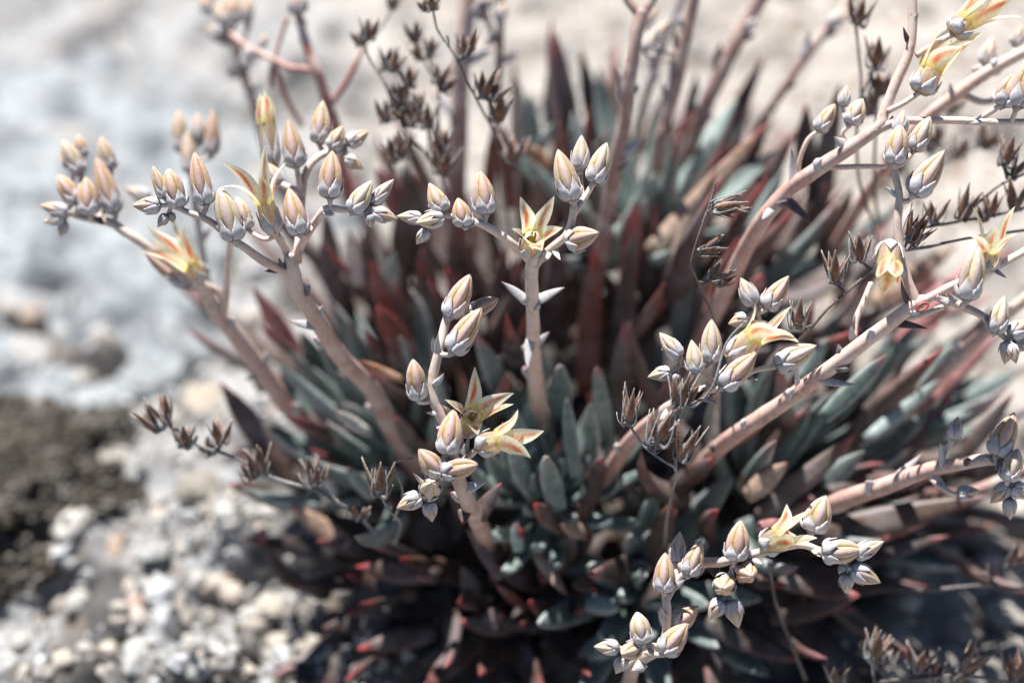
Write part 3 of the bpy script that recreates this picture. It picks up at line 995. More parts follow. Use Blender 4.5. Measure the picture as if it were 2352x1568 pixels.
def flower(root, bx, by, mx, my, tips, w, db=0.0, dm=None, dtip=None, rec=0.30, pw=1.32):
    """An open flower: base b, mouth centre m, five petal tips (photo spots, optional own depth)."""
    dm = db if dm is None else dm
    dtip = dm if dtip is None else dtip
    b, m = pt(bx, by, db), pt(mx, my, dm)
    m = b + (m - b) * 0.74
    ax = (m - b)
    L = ax.length
    z = ax.normalized()
    Rb = px(w, db) * 0.5
    Rm = Rb * 0.76
    e1 = perp(-F, z)
    e2 = z.cross(e1)
    T3 = []
    for tp in tips:
        p = pt(tp[0], tp[1], tp[2] if len(tp) > 2 else dtip)
        v = p - m
        T3.append((math.atan2(v.dot(e2), v.dot(e1)), p))
    T3.sort(key=lambda q: q[0])
    ks = list(range(len(T3)))
    sx = sum(math.cos(a - k * 2 * math.pi / 5) for k, (a, _) in zip(ks, T3))
    sy = sum(math.sin(a - k * 2 * math.pi / 5) for k, (a, _) in zip(ks, T3))
    roll = math.atan2(sy, sx)
    # tube
    mb = MB()
    g_, c_ = [], []
    NS, MS = 9, 41
    for i in range(NS):
        t = i / (NS - 1)
        r = Rb * interp([(0, .62), (.2, .92), (.5, .95), (.8, .84), (1, .76)], t)
        row, cr = [], []
        for j in range(MS):
            a = roll + 2 * math.pi * j / (MS - 1)
            ph = ((a - roll) * 5 / (2 * math.pi) + 0.5) % 1.0 - 0.5     # 0 on a keel
            rr = r * (1.04 - 0.30 * abs(ph))
            row.append(b + z * (L * t) + (e1 * math.cos(a) + e2 * math.sin(a)) * rr)
            col = lc(OUTP, PALEY, sstep(0.14, 0.30, abs(ph)))
            col = lc(col, (0.72, 0.26, 0.18), 0.6 * math.exp(-((abs(ph) - 0.14) / 0.07) ** 2) * t)
            col = lc(col, (0.62, 0.58, 0.22), 0.6 * sstep(.3, .5, abs(ph)))
            col = lc(col, PALEY, 0.3 * t)
            cr.append(col)
        g_.append(row)
        c_.append(cr)
    shell(mb, [list(reversed(r)) for r in g_], [list(reversed(r)) for r in c_], 0)
    fo = part('flower', mb, M_PETAL, root, b)
    # petals
    for k, (a0, tip) in enumerate(T3):
        a = roll + k * 2 * math.pi / 5
        rad = e1 * math.cos(a) + e2 * math.sin(a)
        root_p = m - z * (L * 0.14) + rad * (Rm * 0.95)
        ln = (tip - root_p).length
        ctrl = root_p + z * (ln * (0.5 - 0.2 * rec)) + (tip - root_p) * 0.16 + rad * (ln * 0.05)
        g_, c_ = [], []
        NP, MP = 12, 9
        hw = Rm * 0.66 * pw
        tilt = rnd.uniform(-0.3, 0.3)
        reflex = rnd.uniform(0.0, 0.5)
        for i in range(NP):
            t = i / (NP - 1)
            p = root_p * (1 - t) ** 2 + ctrl * (2 * t * (1 - t)) + tip * t * t
            T = ((ctrl - root_p) * (1 - t) + (tip - ctrl) * t).normalized()
            nrm = perp(z * T.dot(rad) - rad * T.dot(z), T)      # inner side faces the axis
            bb = T.cross(nrm)
            ww = hw * interp([(0, .9), (.2, 1.0), (.45, .95), (.68, .68), (.86, .34), (.95, .14), (1, .02)], t)
            row, cr = [], []
            for j in range(MP):
                s = -1 + 2 * j / (MP - 1)
                row.append(p - nrm * (reflex * ln * max(0, t - .45) ** 2) + bb * (s * ww + ww * .18 * math.sin(5 * t + k)) + nrm * (ww * (0.30 * s * s - 0.10) + ww * tilt * s))
                col = lc(YEL, PALEY, sstep(-0.05, 0.24, t))
                col = lc(col, (0.95, 0.93, 0.76), sstep(0.55, 1.0, abs(s)) * 0.8)
                st = sstep(0.10, 0.22, t) * (1 - sstep(0.66, 0.92, t)) * (1 - sstep(0.16, 0.46, abs(s + 0.1 * math.sin(7 * t + k))))
                st *= 0.55 + 0.45 * math.sin(31 * t + 13 * s + k * 2) ** 2
                col = lc(col, STRIPE, st)
                cr.append(col)
            g_.append(row)
            c_.append(cr)
        mb = MB()
        shell(mb, g_, c_, 0)
        part('petal', mb, M_PETAL, fo, root_p)
    # stamens
    mb = MB()
    for k in range(8):
        a = roll + (k + 0.5) * math.pi / 4
        rad = e1 * math.cos(a) + e2 * math.sin(a)
        p0 = b + z * (L * 0.35) + rad * (Rm * 0.3)
        p1 = m - z * (L * rnd.uniform(0.02, 0.16)) + rad * (Rm * rnd.uniform(0.22, 0.5))
        tube(mb, [(p0, Rb * 0.05), ((p0 + p1) * 0.5, Rb * 0.05), (p1, Rb * 0.05), (p1 + z * Rb * 0.1, Rb * 0.11), (p1 + z * Rb * 0.22, Rb * 0.08)], lambda t, a: lc((0.78, 0.66, 0.15), (0.80, 0.62, 0.12), t), 6, 0)
    part('stamens', mb, M_PETAL, fo, m)
    fm = frame(ax, 0)
    for k in range(5):
        q = link('sepal', U_FSEPAL, fo)
        # keels sit at roll + k*72 degrees, sepals between them
        ang = roll + (k + 0.5) * 2 * math.pi / 5
        q.matrix_basis = fm.to_4x4() @ Matrix.Diagonal((Rb * 0.98, Rb * 0.98, max(L * 1.3, Rb * 2.2) * 1.05, 1)) @ Matrix.Rotation(ang, 4, 'Z')
    return b


PINKS = ((0.50, 0.27, 0.22), (0.62, 0.41, 0.34), (0.69, 0.56, 0.47))
STEMC = {'pink': PINKS, 'pale': ((0.56, 0.36, 0.28), (0.64, 0.49, 0.40), (0.67, 0.58, 0.50)), 'mauve': ((0.30, 0.19, 0.17), (0.36, 0.23, 0.20), (0.42, 0.30, 0.25)),
         'red': ((0.36, 0.13, 0.12), (0.38, 0.15, 0.13), (0.42, 0.24, 0.20)), 'brown': ((0.24, 0.16, 0.13), (0.28, 0.19, 0.16), (0.34, 0.25, 0.22)),
         'grey': ((0.42, 0.33, 0.30), (0.46, 0.40, 0.38), (0.50, 0.46, 0.44))}


def path_pts(P, dd):
    return [(pt(x, y, d + dd), px(r * 0.9, d + dd)) for (x, y, d, r) in P]


def bract(root, bx, by, tx, ty, w, d=0.0, dt=None, kind='bract', bend=0.18, alls=()):
    """A small fleshy stem leaf, rooted on the nearest stem."""
    dt = d if dt is None else dt
    b, t = pt(bx, by, d), pt(tx, ty, dt)
    if alls:
        vf = (b - C).normalized()
        s = min(alls, key=lambda q: ((q[0] - b) - vf * (q[0] - b).dot(vf) * 0.7).length)
        nb = s[0] + (b - s[0]).normalized() * s[1] * 0.75
        if nb.z < s[0].z and t.z > b.z:
            nb = s[0] + (t - s[0]).normalized() * s[1] * 0.7
        sh = vf * (nb - b).dot(vf)
        b = nb
        t = t + sh
    ax = t - b
    n = perp(NH, ax.normalized())
    mb = MB()
    sv = ax.normalized().cross(n)
    leaf_mesh(mb, b, (b + t) * 0.5 - n * ax.length * bend * 0.4 + sv * ax.length * rnd.uniform(-.1, .1), t, px(w, d), n, {'bract': 'B', 'dark': 'm'}[kind] if kind in ('bract', 'dark') else kind, 0.7, 0.34, 8, 9, BW)
    return part('bract', mb, M_SEPAL if kind == 'bract' else M_LEAF, root, b)


KINDS['B'] = ((0.52, 0.49, 0.485), (0.58, 0.54, 0.53))


def stalk(label, P, branches=(), buds=(), flowers=(), bracts=(), dd=0.0, col='pink', ped=6.0, cat='flower stalk'):
    cs = STEMC[col]
    main = catmull(path_pts(P, dd), 6)
    root = thing('flower_stalk', label, cat, main[0][0], 'fleshy flower stalks of the clump')
    cf = lambda t, a: lc(lc(cs[0], cs[1], t * 2), cs[2], t * 2 - 1)
    mb = MB()
    tube(mb, main, cf, 12)
    part('stem', mb, M_STEM, root, main[0][0])
    alls = list(main)
    for B in branches:
        q = catmull(path_pts(B, dd), 5)
        q[0] = (q[0][0], q[0][1] * 1.15)
        mb = MB()
        tube(mb, q, lambda t, a: lc(cs[1], cs[2], t * 1.3), 10)
        part('branch', mb, M_STEM, root, q[0][0])
        alls += q
    ends = []
    for bd in buds:
        kw = dict(bd[-1]) if isinstance(bd[-1], dict) else {}
        v = bd[:-1] if kw else bd
        x1, y1, x2, y2, w = v[:5]
        d1 = dd + (v[5] if len(v) > 5 else 0)
        d2 = dd + (v[6] if len(v) > 6 else (v[5] if len(v) > 5 else 0))
        ends.append((bud(root, x1, y1, x2, y2, w, d1, d2, **kw), (pt(x2, y2, d2) - pt(x1, y1, d1)).normalized(), w))
    for fl in flowers:
        kw = dict(fl[-1]) if isinstance(fl[-1], dict) else {}
        v = fl[:-1] if kw else fl
        x1, y1, x2, y2, tips, w, d1, d2 = v[:8]
        flower(root, x1, y1, x2, y2, [(q[0], q[1], q[2] + dd) if len(q) > 2 else q for q in tips], w, d1 + dd, d2 + dd, (v[8] + dd) if len(v) > 8 else None, **kw)
        ends.append((pt(x1, y1, d1 + dd), (pt(x2, y2, d2 + dd) - pt(x1, y1, d1 + dd)).normalized(), w))
    for e, ax, w in ends:
        s = min(alls, key=lambda q: (q[0] - e).length)
        gap = (s[0] - e).length
        if gap < s[1] * 0.6 or gap > 0.02:
            continue
        rr = px(min(ped, w * 0.13), dd)
        mb = MB()
        mid = (s[0] + e) * 0.5 - ax * gap * 0.18
        q = catmull([(s[0], rr * 1.2), (mid, rr), (e - ax * rr * .3, rr), (e + ax * rr, rr * 1.2)], 4)
        tube(mb, q, lambda t, a: lc(cs[1], cs[2], 0.5 + t * .5), 8)
        part('pedicel', mb, M_STEM, root, s[0])
    nm = len(main)
    k = 0
    i = int(nm * 0.22)
    while i < nm - 3 and len(P) > 3:
        q, r0 = main[i]
        T = (main[i + 1][0] - main[i - 1][0]).normalized()
        sd_ = (perp(X, T) * rnd.choice((-1, 1)) * rnd.uniform(.5, 1) - F * rnd.uniform(-.2, 1)).normalized()
        sd_ = perp(sd_, T)
        l = r0 * rnd.uniform(1.3, 2.1)
        b0 = q + sd_ * (r0 * 0.7)
        t0 = b0 + (T * rnd.uniform(.8, 1.2) + sd_ * rnd.uniform(.25, .6)).normalized() * l
        mb = MB()
        nn = perp(T - sd_ * 0.3, (t0 - b0).normalized())
        leaf_mesh(mb, b0, (b0 + t0) * .5 + sd_ * l * .12, t0, r0 * rnd.uniform(1.3, 1.8), nn, rnd.choice('BBm'), 0.5, 0.34, 7, 7, BW)
        part('bract', mb, M_SEPAL, root, b0)
        i += max(2, int(rnd.uniform(0.016, 0.032) / max((main[min(i + 1, nm - 1)][0] - q).length, 1e-4)))
    for br in bracts:
        bx, by, tx, ty, w = br[:5]
        d = br[5] if len(br) > 5 else 0
        bract(root, bx, by, tx, ty, w, d + dd, d + dd - 0.2, br[6] if len(br) > 6 else 'bract', alls=alls)
    return root


def unit_follicle():
    g_, c_ = [], []
    for i in range(9):
        t = i / 8
        row, cr = [], []
        half = 0.36 * interp([(0, .45), (.3, 1), (.6, .75), (.85, .3), (1, .05)], t)
        for j in range(6):
            s = -1 + 2 * j / 5
            r = 0.20 + 0.85 * t ** 1.15 + 0.22 * (1 - s * s) * interp([(0, .3), (.35, 1), (.8, .3), (1, 0)], t)
            row.append(Vector((r, half * s, t)))
            col = lc((0.15, 0.07, 0.043), (0.36, 0.175, 0.095), (1 - abs(s)) * (0.5 + 0.5 * math.sin(9 * t)))
            col = lc(col, (0.40, 0.36, 0.33), 0.7 * abs(s) ** 4 + 0.35 * sstep(.7, 1, t))
            cr.append(col)
        g_.append(row)
        c_.append(cr)
    mb = MB()
    shell(mb, [list(reversed(r)) for r in g_], [list(reversed(r)) for r in c_], 0.06)
    return mb.mesh('husk', M_DRY)


def unit_drysepal():
    g_, c_ = [], []
    for i in range(8):
        t = i / 7
        row, cr = [], []
        for j in range(3):
            s = -1 + j
            row.append(Vector((0.2 + 0.95 * t - 0.25 * t ** 3, 0.10 * s * (1 - 0.8 * t) + 0.22 * math.sin(3 * t), 0.02 + 0.30 * t * t - 0.12 * math.sin(4 * t))))
            cr.append(lc((0.20, 0.19, 0.185), (0.42, 0.41, 0.40), t))
        g_.append(row)
        c_.append(cr)
    mb = MB()
    shell(mb, [list(reversed(r)) for r in g_], [list(reversed(r)) for r in c_], 0.05)
    return mb.mesh('dry_sepal', M_DRY)


def unit_drybase():
    mb = MB()
    tube(mb, [(Vector((0, 0, -.08)), .1), (Vector((0, 0, 0)), .26), (Vector((0, 0, .12)), .36), (Vector((0, 0, .3)), .25), (Vector((0, 0, .42)), .06)], lambda t, a: (0.20, 0.17, 0.155), 8, .08)
    return mb.mesh('dry_flower', M_DRY)


U_FOL, U_DSEP, U_DBASE = unit_follicle(), unit_drysepal(), unit_drybase()


def dry_head(root, bx, by, tx, ty, w, d, dt=None):
    dt = d if dt is None else dt
    b, t = pt(bx, by, d), pt(tx, ty, dt)
    ax = t - b
    fr = frame(ax, rnd.uniform(0, 6.28))
    o = link('dry_flower', U_DBASE, root)
    wr = px(w, d) * 0.5
    o.matrix_basis = Matrix.Translation(b - Vector(root['org'])) @ fr.to_4x4() @ Matrix.Diagonal((wr, wr, ax.length, 1))
    for k in range(5):
        q = link('husk', U_FOL, o)
        s = rnd.uniform(0.82, 1.08)
        q.scale = (s * rnd.uniform(.75, 1.15), s, s)
        q.rotation_euler = (0, 0, k * 2 * math.pi / 5 + rnd.uniform(-.15, .15))
        q = link('dry_sepal', U_DSEP, o)
        q.scale = (rnd.uniform(.7, 1.1), rnd.choice((-1, 1)), rnd.uniform(.5, 2.2))
        q.rotation_euler = (0, 0, (k + .5) * 2 * math.pi / 5 + rnd.uniform(-.3, .3))
    return b


def dry_stalk(label, stems, heads, dd=0.0, r=3.0, grey=False):
    cs = ((0.15, 0.12, 0.11), (0.24, 0.21, 0.19)) if not grey else ((0.24, 0.22, 0.21), (0.36, 0.34, 0.33))
    P0 = stems[0][0]
    root = thing('dry_stalk', label, 'dry stalk', pt(P0[0], P0[1], dd + (P0[2] if len(P0) > 2 else 0)), 'dried stalks with empty husks')
    alls = []
    for i, S in enumerate(stems):
        q = catmull([(pt(s[0], s[1], dd + (s[2] if len(s) > 2 else 0)), px(r * (1 - 0.25 * k / len(S)), dd)) for k, s in enumerate(S)], 5)
        mb = MB()
        tube(mb, q, lambda t, a: lc(cs[0], cs[1], 0.5 + 0.5 * math.sin(17 * t + i)), 7, 0.12)
        part('stem' if i == 0 else 'twig', mb, M_DRY, root, q[0][0])
        alls += q
    for h in heads:
        d = dd + (h[5] if len(h) > 5 else 0)
        f_ = 1.18
        h = (h[0], h[1], h[0] + (h[2] - h[0]) * 1.1, h[1] + (h[3] - h[1]) * 1.1, h[4] * f_)
        b = dry_head(root, *h[:5], d)
        if rnd.random() < 0.33 and len(heads) > 3:
            ox, oy = rnd.uniform(10, 24) * rnd.choice((-1, 1)), rnd.uniform(4, 26)
            q = rnd.uniform(.6, .9)
            b2 = dry_head(root, h[0] + ox, h[1] + oy, h[0] + ox + (h[2] - h[0]) * q + ox * .8, h[1] + oy + (h[3] - h[1]) * q, h[4] * q, d + rnd.uniform(-.2, .4))
            mb = MB()
            tube(mb, catmull([(b, px(r * .8, dd)), ((b + b2) * .5 - U * px(5), px(r * .8, dd)), (b2, px(r, dd))], 4), lambda t, a: cs[0], 6, 0.1)
            part('twig', mb, M_DRY, root, b)
        s = min(alls, key=lambda q: (q[0] - b).length)
        gap = (s[0] - b).length
        if 0.0008 < gap < 0.025:
            mb = MB()
            tube(mb, catmull([(s[0], px(r, dd)), ((s[0] + b) * .5 + Vector((0, 0, -gap * .1)), px(r * .8, dd)), (b, px(r, dd))], 4), lambda t, a: cs[0], 6, 0.1)
            part('twig', mb, M_DRY, root, s[0])
    return root


Y1, Y2 = dict(young=1), dict(young=2)
# ------------------------------------------------------------------ the flower stalks
stalk('pink flower stalk leaning left with a star flower among many upright buds',
      [(960, 1090, 8, 24), (900, 985, 7, 25), (850, 890, 5.4, 24), (784, 822, 4, 23), (735, 745, 2.6, 23), (683, 663, 1.6, 22), (670, 616, 1.1, 20), (664, 585, .9, 13)],
      [[(668, 628, 1.2, 12), (610, 602, .7, 12), (567, 572, .3, 11), (533, 550, .1, 10), (480, 507, 0, 9), (430, 487, 0, 8), (393, 470, 0, 7)],
       [(670, 612, 1.2, 12), (655, 570, .9, 11), (636, 540, .6, 10)],
       [(680, 590, 1.1, 13), (694, 556, .8, 12), (726, 508, .3, 11), (751, 480, .1, 11), (801, 483, .1, 8), (850, 478, .1, 6)],
       [(682, 600, 1.4, 12), (690, 520, 2, 12), (692, 450, 2.2, 12), (700, 405, 2.3, 10), (716, 374, 2.4, 10), (750, 352, 2.6, 9), (795, 350, 2.5, 6)],
       [(692, 445, 2.2, 8), (684, 400, 2.1, 8)], [(690, 440, 2.2, 9), (640, 420, 2.6, 9), (628, 395, 2.8, 9)]],
      [(541, 556, 505, 430, 62), (474, 472, 446, 347, 54), (413, 478, 386, 386, 54), (379, 456, 350, 380, 36), (370, 472, 303, 472, 42, 0, 0, Y1), (384, 492, 362, 522, 28, .1, .1, Y2), (393, 488, 398, 512, 20, .1, .1, Y2),
       (570, 528, 543, 452, 42, 1.2), (690, 541, 663, 430, 62), (758, 457, 763, 345, 58), (809, 490, 856, 413, 58), (853, 471, 906, 411, 40, .2, .2, Y1), (857, 488, 914, 503, 38, 0, 0, Y1), (847, 490, 851, 521, 26, 0, 0, Y2),
       (681, 386, 661, 270, 56, 2), (734, 331, 742, 229, 52, 2.8), (760, 344, 790, 287, 46, 2.4), (797, 332, 848, 301, 40, 2.6, 2.6, Y1), (794, 362, 836, 388, 36, 2.4, 2.4, Y1), (640, 425, 622, 388, 44, 2.6, 2.6, Y1)],
      [(630, 536, 597, 428, [(515, 369), (608, 338), (655, 370), (507, 417), (601, 404)], 50, .5, .1, -.1),
       (626, 385, 606, 226, [(594, 222), (600, 216), (608, 214), (615, 220), (622, 228)], 46, 2.9, 3.0)],
      [(718, 752, 743, 700, 24, 1.6), (722, 755, 661, 736, 24, 2.2), (615, 612, 596, 590, 12, .6), (700, 596, 690, 580, 12, .8), (640, 640, 606, 622, 16, 1.2, 'dark'), (718, 690, 706, 640, 16, 1.6), (745, 486, 772, 494, 16, 0)])

stalk('blurred pink stalk at the far left with a spent star flower and grey buds',
      [(830, 1095, 10, 26), (784, 1030, 9.3, 26), (683, 956, 8, 26), (617, 873, 7, 25), (547, 776, 6, 22), (500, 723, 5.4, 20), (467, 663, 4.8, 18), (447, 645, 4.5, 12)],
      [[(455, 660, 4.7, 13), (383, 599, 4.2, 12), (320, 553, 4, 12), (283, 530, 4, 12), (250, 510, 4, 12), (180, 497, 4, 8), (150, 482, 4, 6)],
       [(513, 736, 5.6, 10), (520, 663, 4.4, 9), (527, 566, 3, 8), (530, 548, 2.2, 7)], [(467, 650, 4.8, 8), (500, 668, 4.9, 8), (514, 690, 5.2, 8)]],
      [(187, 402, 143, 322, 44, 4.4), (192, 362, 178, 310, 32, 5), (256, 390, 231, 313, 40, 4.6), (265, 492, 220, 358, 52, 4), (207, 495, 197, 405, 54, 3.6), (178, 468, 132, 402, 46, 3.8), (158, 488, 90, 470, 38, 3.4, 3.4, Y1),
       (150, 498, 97, 511, 28, 3.4, 3.4, Y2), (150, 506, 137, 545, 30, 3.6, 3.6, Y2), (162, 385, 140, 350, 30, 4.8, 4.8, Y1), (430, 660, 330, 572, 40, 4.6), (345, 456, 286, 430, 36, 6.4, 6.4, Y1)],
      [(470, 638, 418, 588, [(325, 569), (338, 521), (388, 503), (352, 545), (420, 520)], 48, 4.4, 3.8, 3.6)],
      [(610, 850, 560, 874, 16, 6.2), (515, 715, 500, 690, 12, 5), (625, 905, 615, 880, 22, 6), (240, 512, 215, 500, 20, 3.8, 'dark'), (700, 985, 715, 960, 30, 7.4)])

stalk('thin blurred stalk with white topped buds above the leaning left stalk',
      [(600, 900, 11, 10), (530, 760, 9, 9), (480, 660, 8, 9), (462, 556, 7.2, 9), (448, 470, 7, 9), (440, 400, 7, 9), (436, 360, 7, 8)], [],
      [(417, 352, 410, 252, 40, 7), (455, 332, 454, 256, 42, 7.3, 7.3, Y2), (486, 358, 490, 248, 40, 7), (437, 402, 430, 295, 42, 6.7), (474, 340, 476, 290, 34, 7.4, 7.4, Y1)], [], [(470, 560, 488, 520, 16, 7.2)], col='grey')

stalk('pale front stalk bearing two yellow star flowers with orange stripes',
      [(1135, 1275, 9, 22), (1100, 1205, 3.6, 22), (1078, 1160, 1.6, 21), (1055, 1105, .7, 19), (1035, 1040, .3, 17), (1017, 970, .1, 14), (997, 920, 0, 13), (993, 890, 0, 13), (997, 850, 0, 13), (1008, 806, 0, 12), (1020, 756, .1, 12), (1028, 722, .1, 10)],
      [[(1003, 935, 0, 10), (1030, 945, .3, 9), (1062, 985, .5, 9)], [(1045, 1075, .4, 10), (1072, 1052, .3, 9), (1096, 1030, .1, 9)], [(1042, 1080, .4, 11), (1022, 1088, .2, 10), (1000, 1100, 0, 9), (990, 1122, 0, 8), (986, 1150, .1, 6)]],
      [(1032, 731, 1081, 628, 60), (1072, 722, 1146, 686, 42, .6), (1036, 811, 1107, 706, 66, -.3), (962, 920, 948, 824, 54, -.1, -.3), (1028, 1046, 1043, 938, 64, -.2), (1012, 1094, 961, 1030, 54, -.2, -.4), (1014, 1083, 1098, 1066, 58, -.2, -.5),
       (986, 1130, 991, 1108, 54, .4, -.7), (968, 1140, 911, 1166, 46, 0, 0, Y1), (985, 1150, 991, 1188, 38, .2, .2, Y2)],
      [(1068, 992, 1095, 937, [(1097, 845), (1179, 902), (1176, 921), (1099, 997), (1023, 915)], 52, .9, -.1, -.2, dict(rec=.5, pw=1.4)),
       (1098, 1026, 1172, 1002, [(1194, 945, -.3), (1246, 988, -.5), (1218, 1049, -.5), (1160, 972, .3), (1172, 1036, -.2)], 60, .1, -.3, -.4)],
      [(1072, 1118, 1118, 1104, 26, .6), (1105, 1195, 1152, 1108, 44, 2.2, 'dark'), (1072, 1165, 1062, 1203, 32, 1.6, 'dark'), (998, 808, 995, 773, 14), (1007, 815, 1007, 766, 16, -.1), (1004, 882, 1020, 856, 15, -.1), (1003, 950, 978, 947, 12, -.1),
       (1012, 970, 1005, 985, 14, .1), (1060, 1050, 1078, 1002, 18, .5), (960, 1120, 948, 1085, 14, .6)], col='pale')

stalk('upright forked stalk in the centre with one yellow star flower in its fork',
      [(1240, 1000, 8, 24), (1232, 900, 5.2, 22), (1226, 820, 3.6, 20), (1225, 776, 2.8, 18), (1224, 723, 2, 17), (1222, 663, 1.3, 17), (1222, 605, .7, 17), (1228, 585, .5, 14)],
      [[(1226, 606, .7, 13), (1190, 572, .4, 11), (1167, 553, .2, 11), (1117, 520, 0, 10), (1080, 506, 0, 9), (1040, 497, 0, 7), (1000, 495, -.1, 6), (965, 505, -.1, 5)],
       [(1228, 608, .7, 13), (1262, 574, .5, 11), (1297, 545, .3, 11), (1310, 520, .2, 10), (1319, 473, .1, 10)],
       [(1314, 500, .2, 9), (1332, 470, .3, 9), (1350, 443, .4, 8), (1362, 420, .4, 7)], [(1340, 458, .4, 6), (1334, 420, .6, 6), (1333, 396, .7, 6)]],
      [(1116, 495, 1102, 391, 56), (1068, 522, 1052, 456, 54, -.1), (1018, 490, 985, 419, 52), (970, 501, 910, 497, 36, 0, 0, Y1), (1016, 500, 955, 512, 46, 0, -.4, Y1), (982, 526, 956, 562, 34, 0, 0, Y2), (1316, 464, 1281, 342, 64), (1332, 394, 1336, 309, 46, .6, .6, Y1),
       (1363, 423, 1394, 327, 58, .4), (1306, 556, 1377, 534, 60, .2, -.4)],
      [(1216, 580, 1229, 528, [(1197, 451), (1272, 450), (1292, 522), (1247, 574), (1177, 522)], 54, .6, -.2, -.3, dict(rec=.5, pw=1.35))],
      [(1214, 640, 1208, 618, 18, .8), (1213, 694, 1152, 647, 24, 1.6), (1236, 690, 1297, 660, 24, 1.6), (1206, 780, 1213, 848, 26, 2.2), (1245, 790, 1262, 762, 18, 2.8), (1240, 812, 1242, 795, 16, 2.4), (1283, 580, 1288, 598, 16, .3), (1266, 585, 1250, 602, 14, .3), (1160, 548, 1162, 528, 10), (1092, 510, 1062, 525, 14, -.1)], col='pale')

stalk('stout stalk with a striped star flower and a fan of buds right of centre',
      [(1380, 1130, 7, 20), (1420, 1050, 5, 20), (1465, 995, 3.4, 19), (1530, 942, 1.8, 17), (1590, 908, .8, 16), (1640, 889, .3, 12), (1656, 884, .2, 9)],
      [[(1648, 890, .3, 9), (1624, 862, .2, 8), (1606, 843, .1, 8), (1590, 838, .1, 7), (1560, 838, .2, 6)], [(1650, 890, .3, 9), (1690, 872, .3, 8), (1735, 850, .2, 7), (1775, 843, .1, 7)], [(1700, 866, .4, 8), (1738, 800, .6, 8), (1745, 760, .6, 7), (1738, 718, .6, 7), (1720, 725, .6, 5)]],
      [(1600, 860, 1588, 779, 46), (1632, 835, 1634, 732, 54, .1), (1563, 822, 1514, 763, 44, .1, .1, Y1), (1542, 853, 1487, 866, 38, .1, .1, Y1), (1556, 856, 1548, 882, 22, .1, .1, Y2), (1656, 891, 1738, 809, 64, -.3), (1779, 840, 1876, 793, 62), (1733, 703, 1701, 637, 46, .5, .5, Y2),
       (1757, 710, 1813, 632, 54, .5), (1717, 730, 1675, 743, 36, .5, .5, Y1), (1731, 750, 1727, 736, 22, .6, .2, Y2)],
      [(1676, 826, 1752, 748, [(1738, 696, .1), (1809, 700), (1837, 780), (1795, 772, -.6), (1775, 740, .6)], 60, .2, 0, -.2)],
      [(1604, 918, 1648, 926, 18, .4), (1575, 918, 1600, 935, 20, 1.0), (1650, 896, 1638, 880, 10, .1), (1545, 950, 1515, 965, 24, 1.4), (1715, 872, 1742, 872, 12, .1)])

stalk('long pink diagonal stalk with a red ringed scar and a nodding flower',
      [(1580, 1110, 9.5, 22), (1620, 1060, 6.8, 22), (1681, 1004, 3.4, 22), (1801, 923, 2, 21), (1901, 849, 1, 20), (2001, 773, .5, 19), (2078, 716, .2, 18), (2110, 694, .1, 17), (2124, 686, .1, 12)],
      [[(2108, 700, .1, 15), (2096, 672, .1, 13), (2082, 633, .1, 12), (2069, 573, .1, 11), (2062, 523, .1, 11), (2064, 480, .1, 11), (2066, 450, .1, 10), (2058, 410, .1, 10), (2055, 382, .1, 9)],
       [(2112, 696, .1, 14), (2150, 676, .1, 12), (2190, 655, .1, 12), (2230, 640, .3, 11), (2280, 618, .6, 11), (2352, 578, 1, 11), (2420, 540, 1.4, 11)],
       [(2150, 680, .1, 11), (2180, 692, .1, 11), (2221, 708, .1, 11), (2261, 728, .1, 10), (2290, 760, .2, 8), (2318, 783, .2, 7)],
       [(1961, 800, 1, 9), (1965, 740, 1.2, 8), (1985, 690, 1.3, 8), (2001, 650, 1.4, 7)], [(2066, 462, .1, 7), (2085, 462, .1, 7), (2096, 452, .1, 7)],
       [(2075, 735, .6, 8), (2120, 722, 1, 8), (2165, 705, 1.2, 7)]],
      [(2054, 380, 2068, 286, 62, -.1), (2064, 310, 2076, 252, 44, .7, .7, Y2), (2098, 348, 2137, 267, 50, .5), (2096, 450, 2172, 343, 66), (2219, 692, 2246, 564, 66, -.3), (2283, 766, 2308, 678, 58), (2318, 772, 2362, 740, 48, .2, .2, Y1),
       (2318, 783, 2308, 832, 42, .1, .1, Y1), (2322, 790, 2334, 835, 34, 0, -.2, Y1), (2326, 785, 2365, 800, 36, .3, .3, Y1)],
      [(2043, 566, 2040, 632, [(2033, 668), (2060, 655), (2018, 652), (2050, 640, -1.4), (2028, 640, -1.4)], 62, .2, -.8, -1.0, dict(rec=.1)),
       (2268, 618, 2277, 555, [(2240, 474), (2326, 471), (2336, 536), (2214, 535), (2308, 520, .8)], 50, .4, .1, 0)],
      [(2010, 798, 1998, 758, 34, .1), (2062, 772, 2131, 755, 20, .4, 'dark'), (1882, 868, 1966, 882, 22, 1, 'bract'), (1836, 918, 1831, 842, 16, 1.2), (1816, 915, 1800, 900, 20, 1.6), (2082, 690, 2070, 640, 14, .1, 'dark'), (2180, 702, 2158, 690, 18, -.1), (2196, 688, 2176, 670, 18, -.2),
       (2266, 736, 2258, 722, 16), (2290, 622, 2312, 638, 12, .5), (2046, 450, 2030, 428, 14), (1957, 780, 1955, 745, 18, 1), (1930, 815, 1925, 790, 16, .8), (2078, 635, 2062, 610, 22, -.3)])
root_scar = [o for o in COL.objects if o.get('label', '').startswith('long pink diagonal')][0]
mb = MB()
ctr = pt(2116, 705, 0.1) - F * px(15.5)
circ = [(ctr + X * (px(13) * math.cos(a)) + U * (px(8) * math.sin(a) + px(5) * math.cos(a)), px(3.2)) for a in [2 * math.pi * k / 20 for k in range(20)]]
tube(mb, circ + [circ[0]], lambda t, a: (0.42, 0.06, 0.05), 6, .1)
part('leaf_scar', mb, M_LEAF, root_scar, ctr)

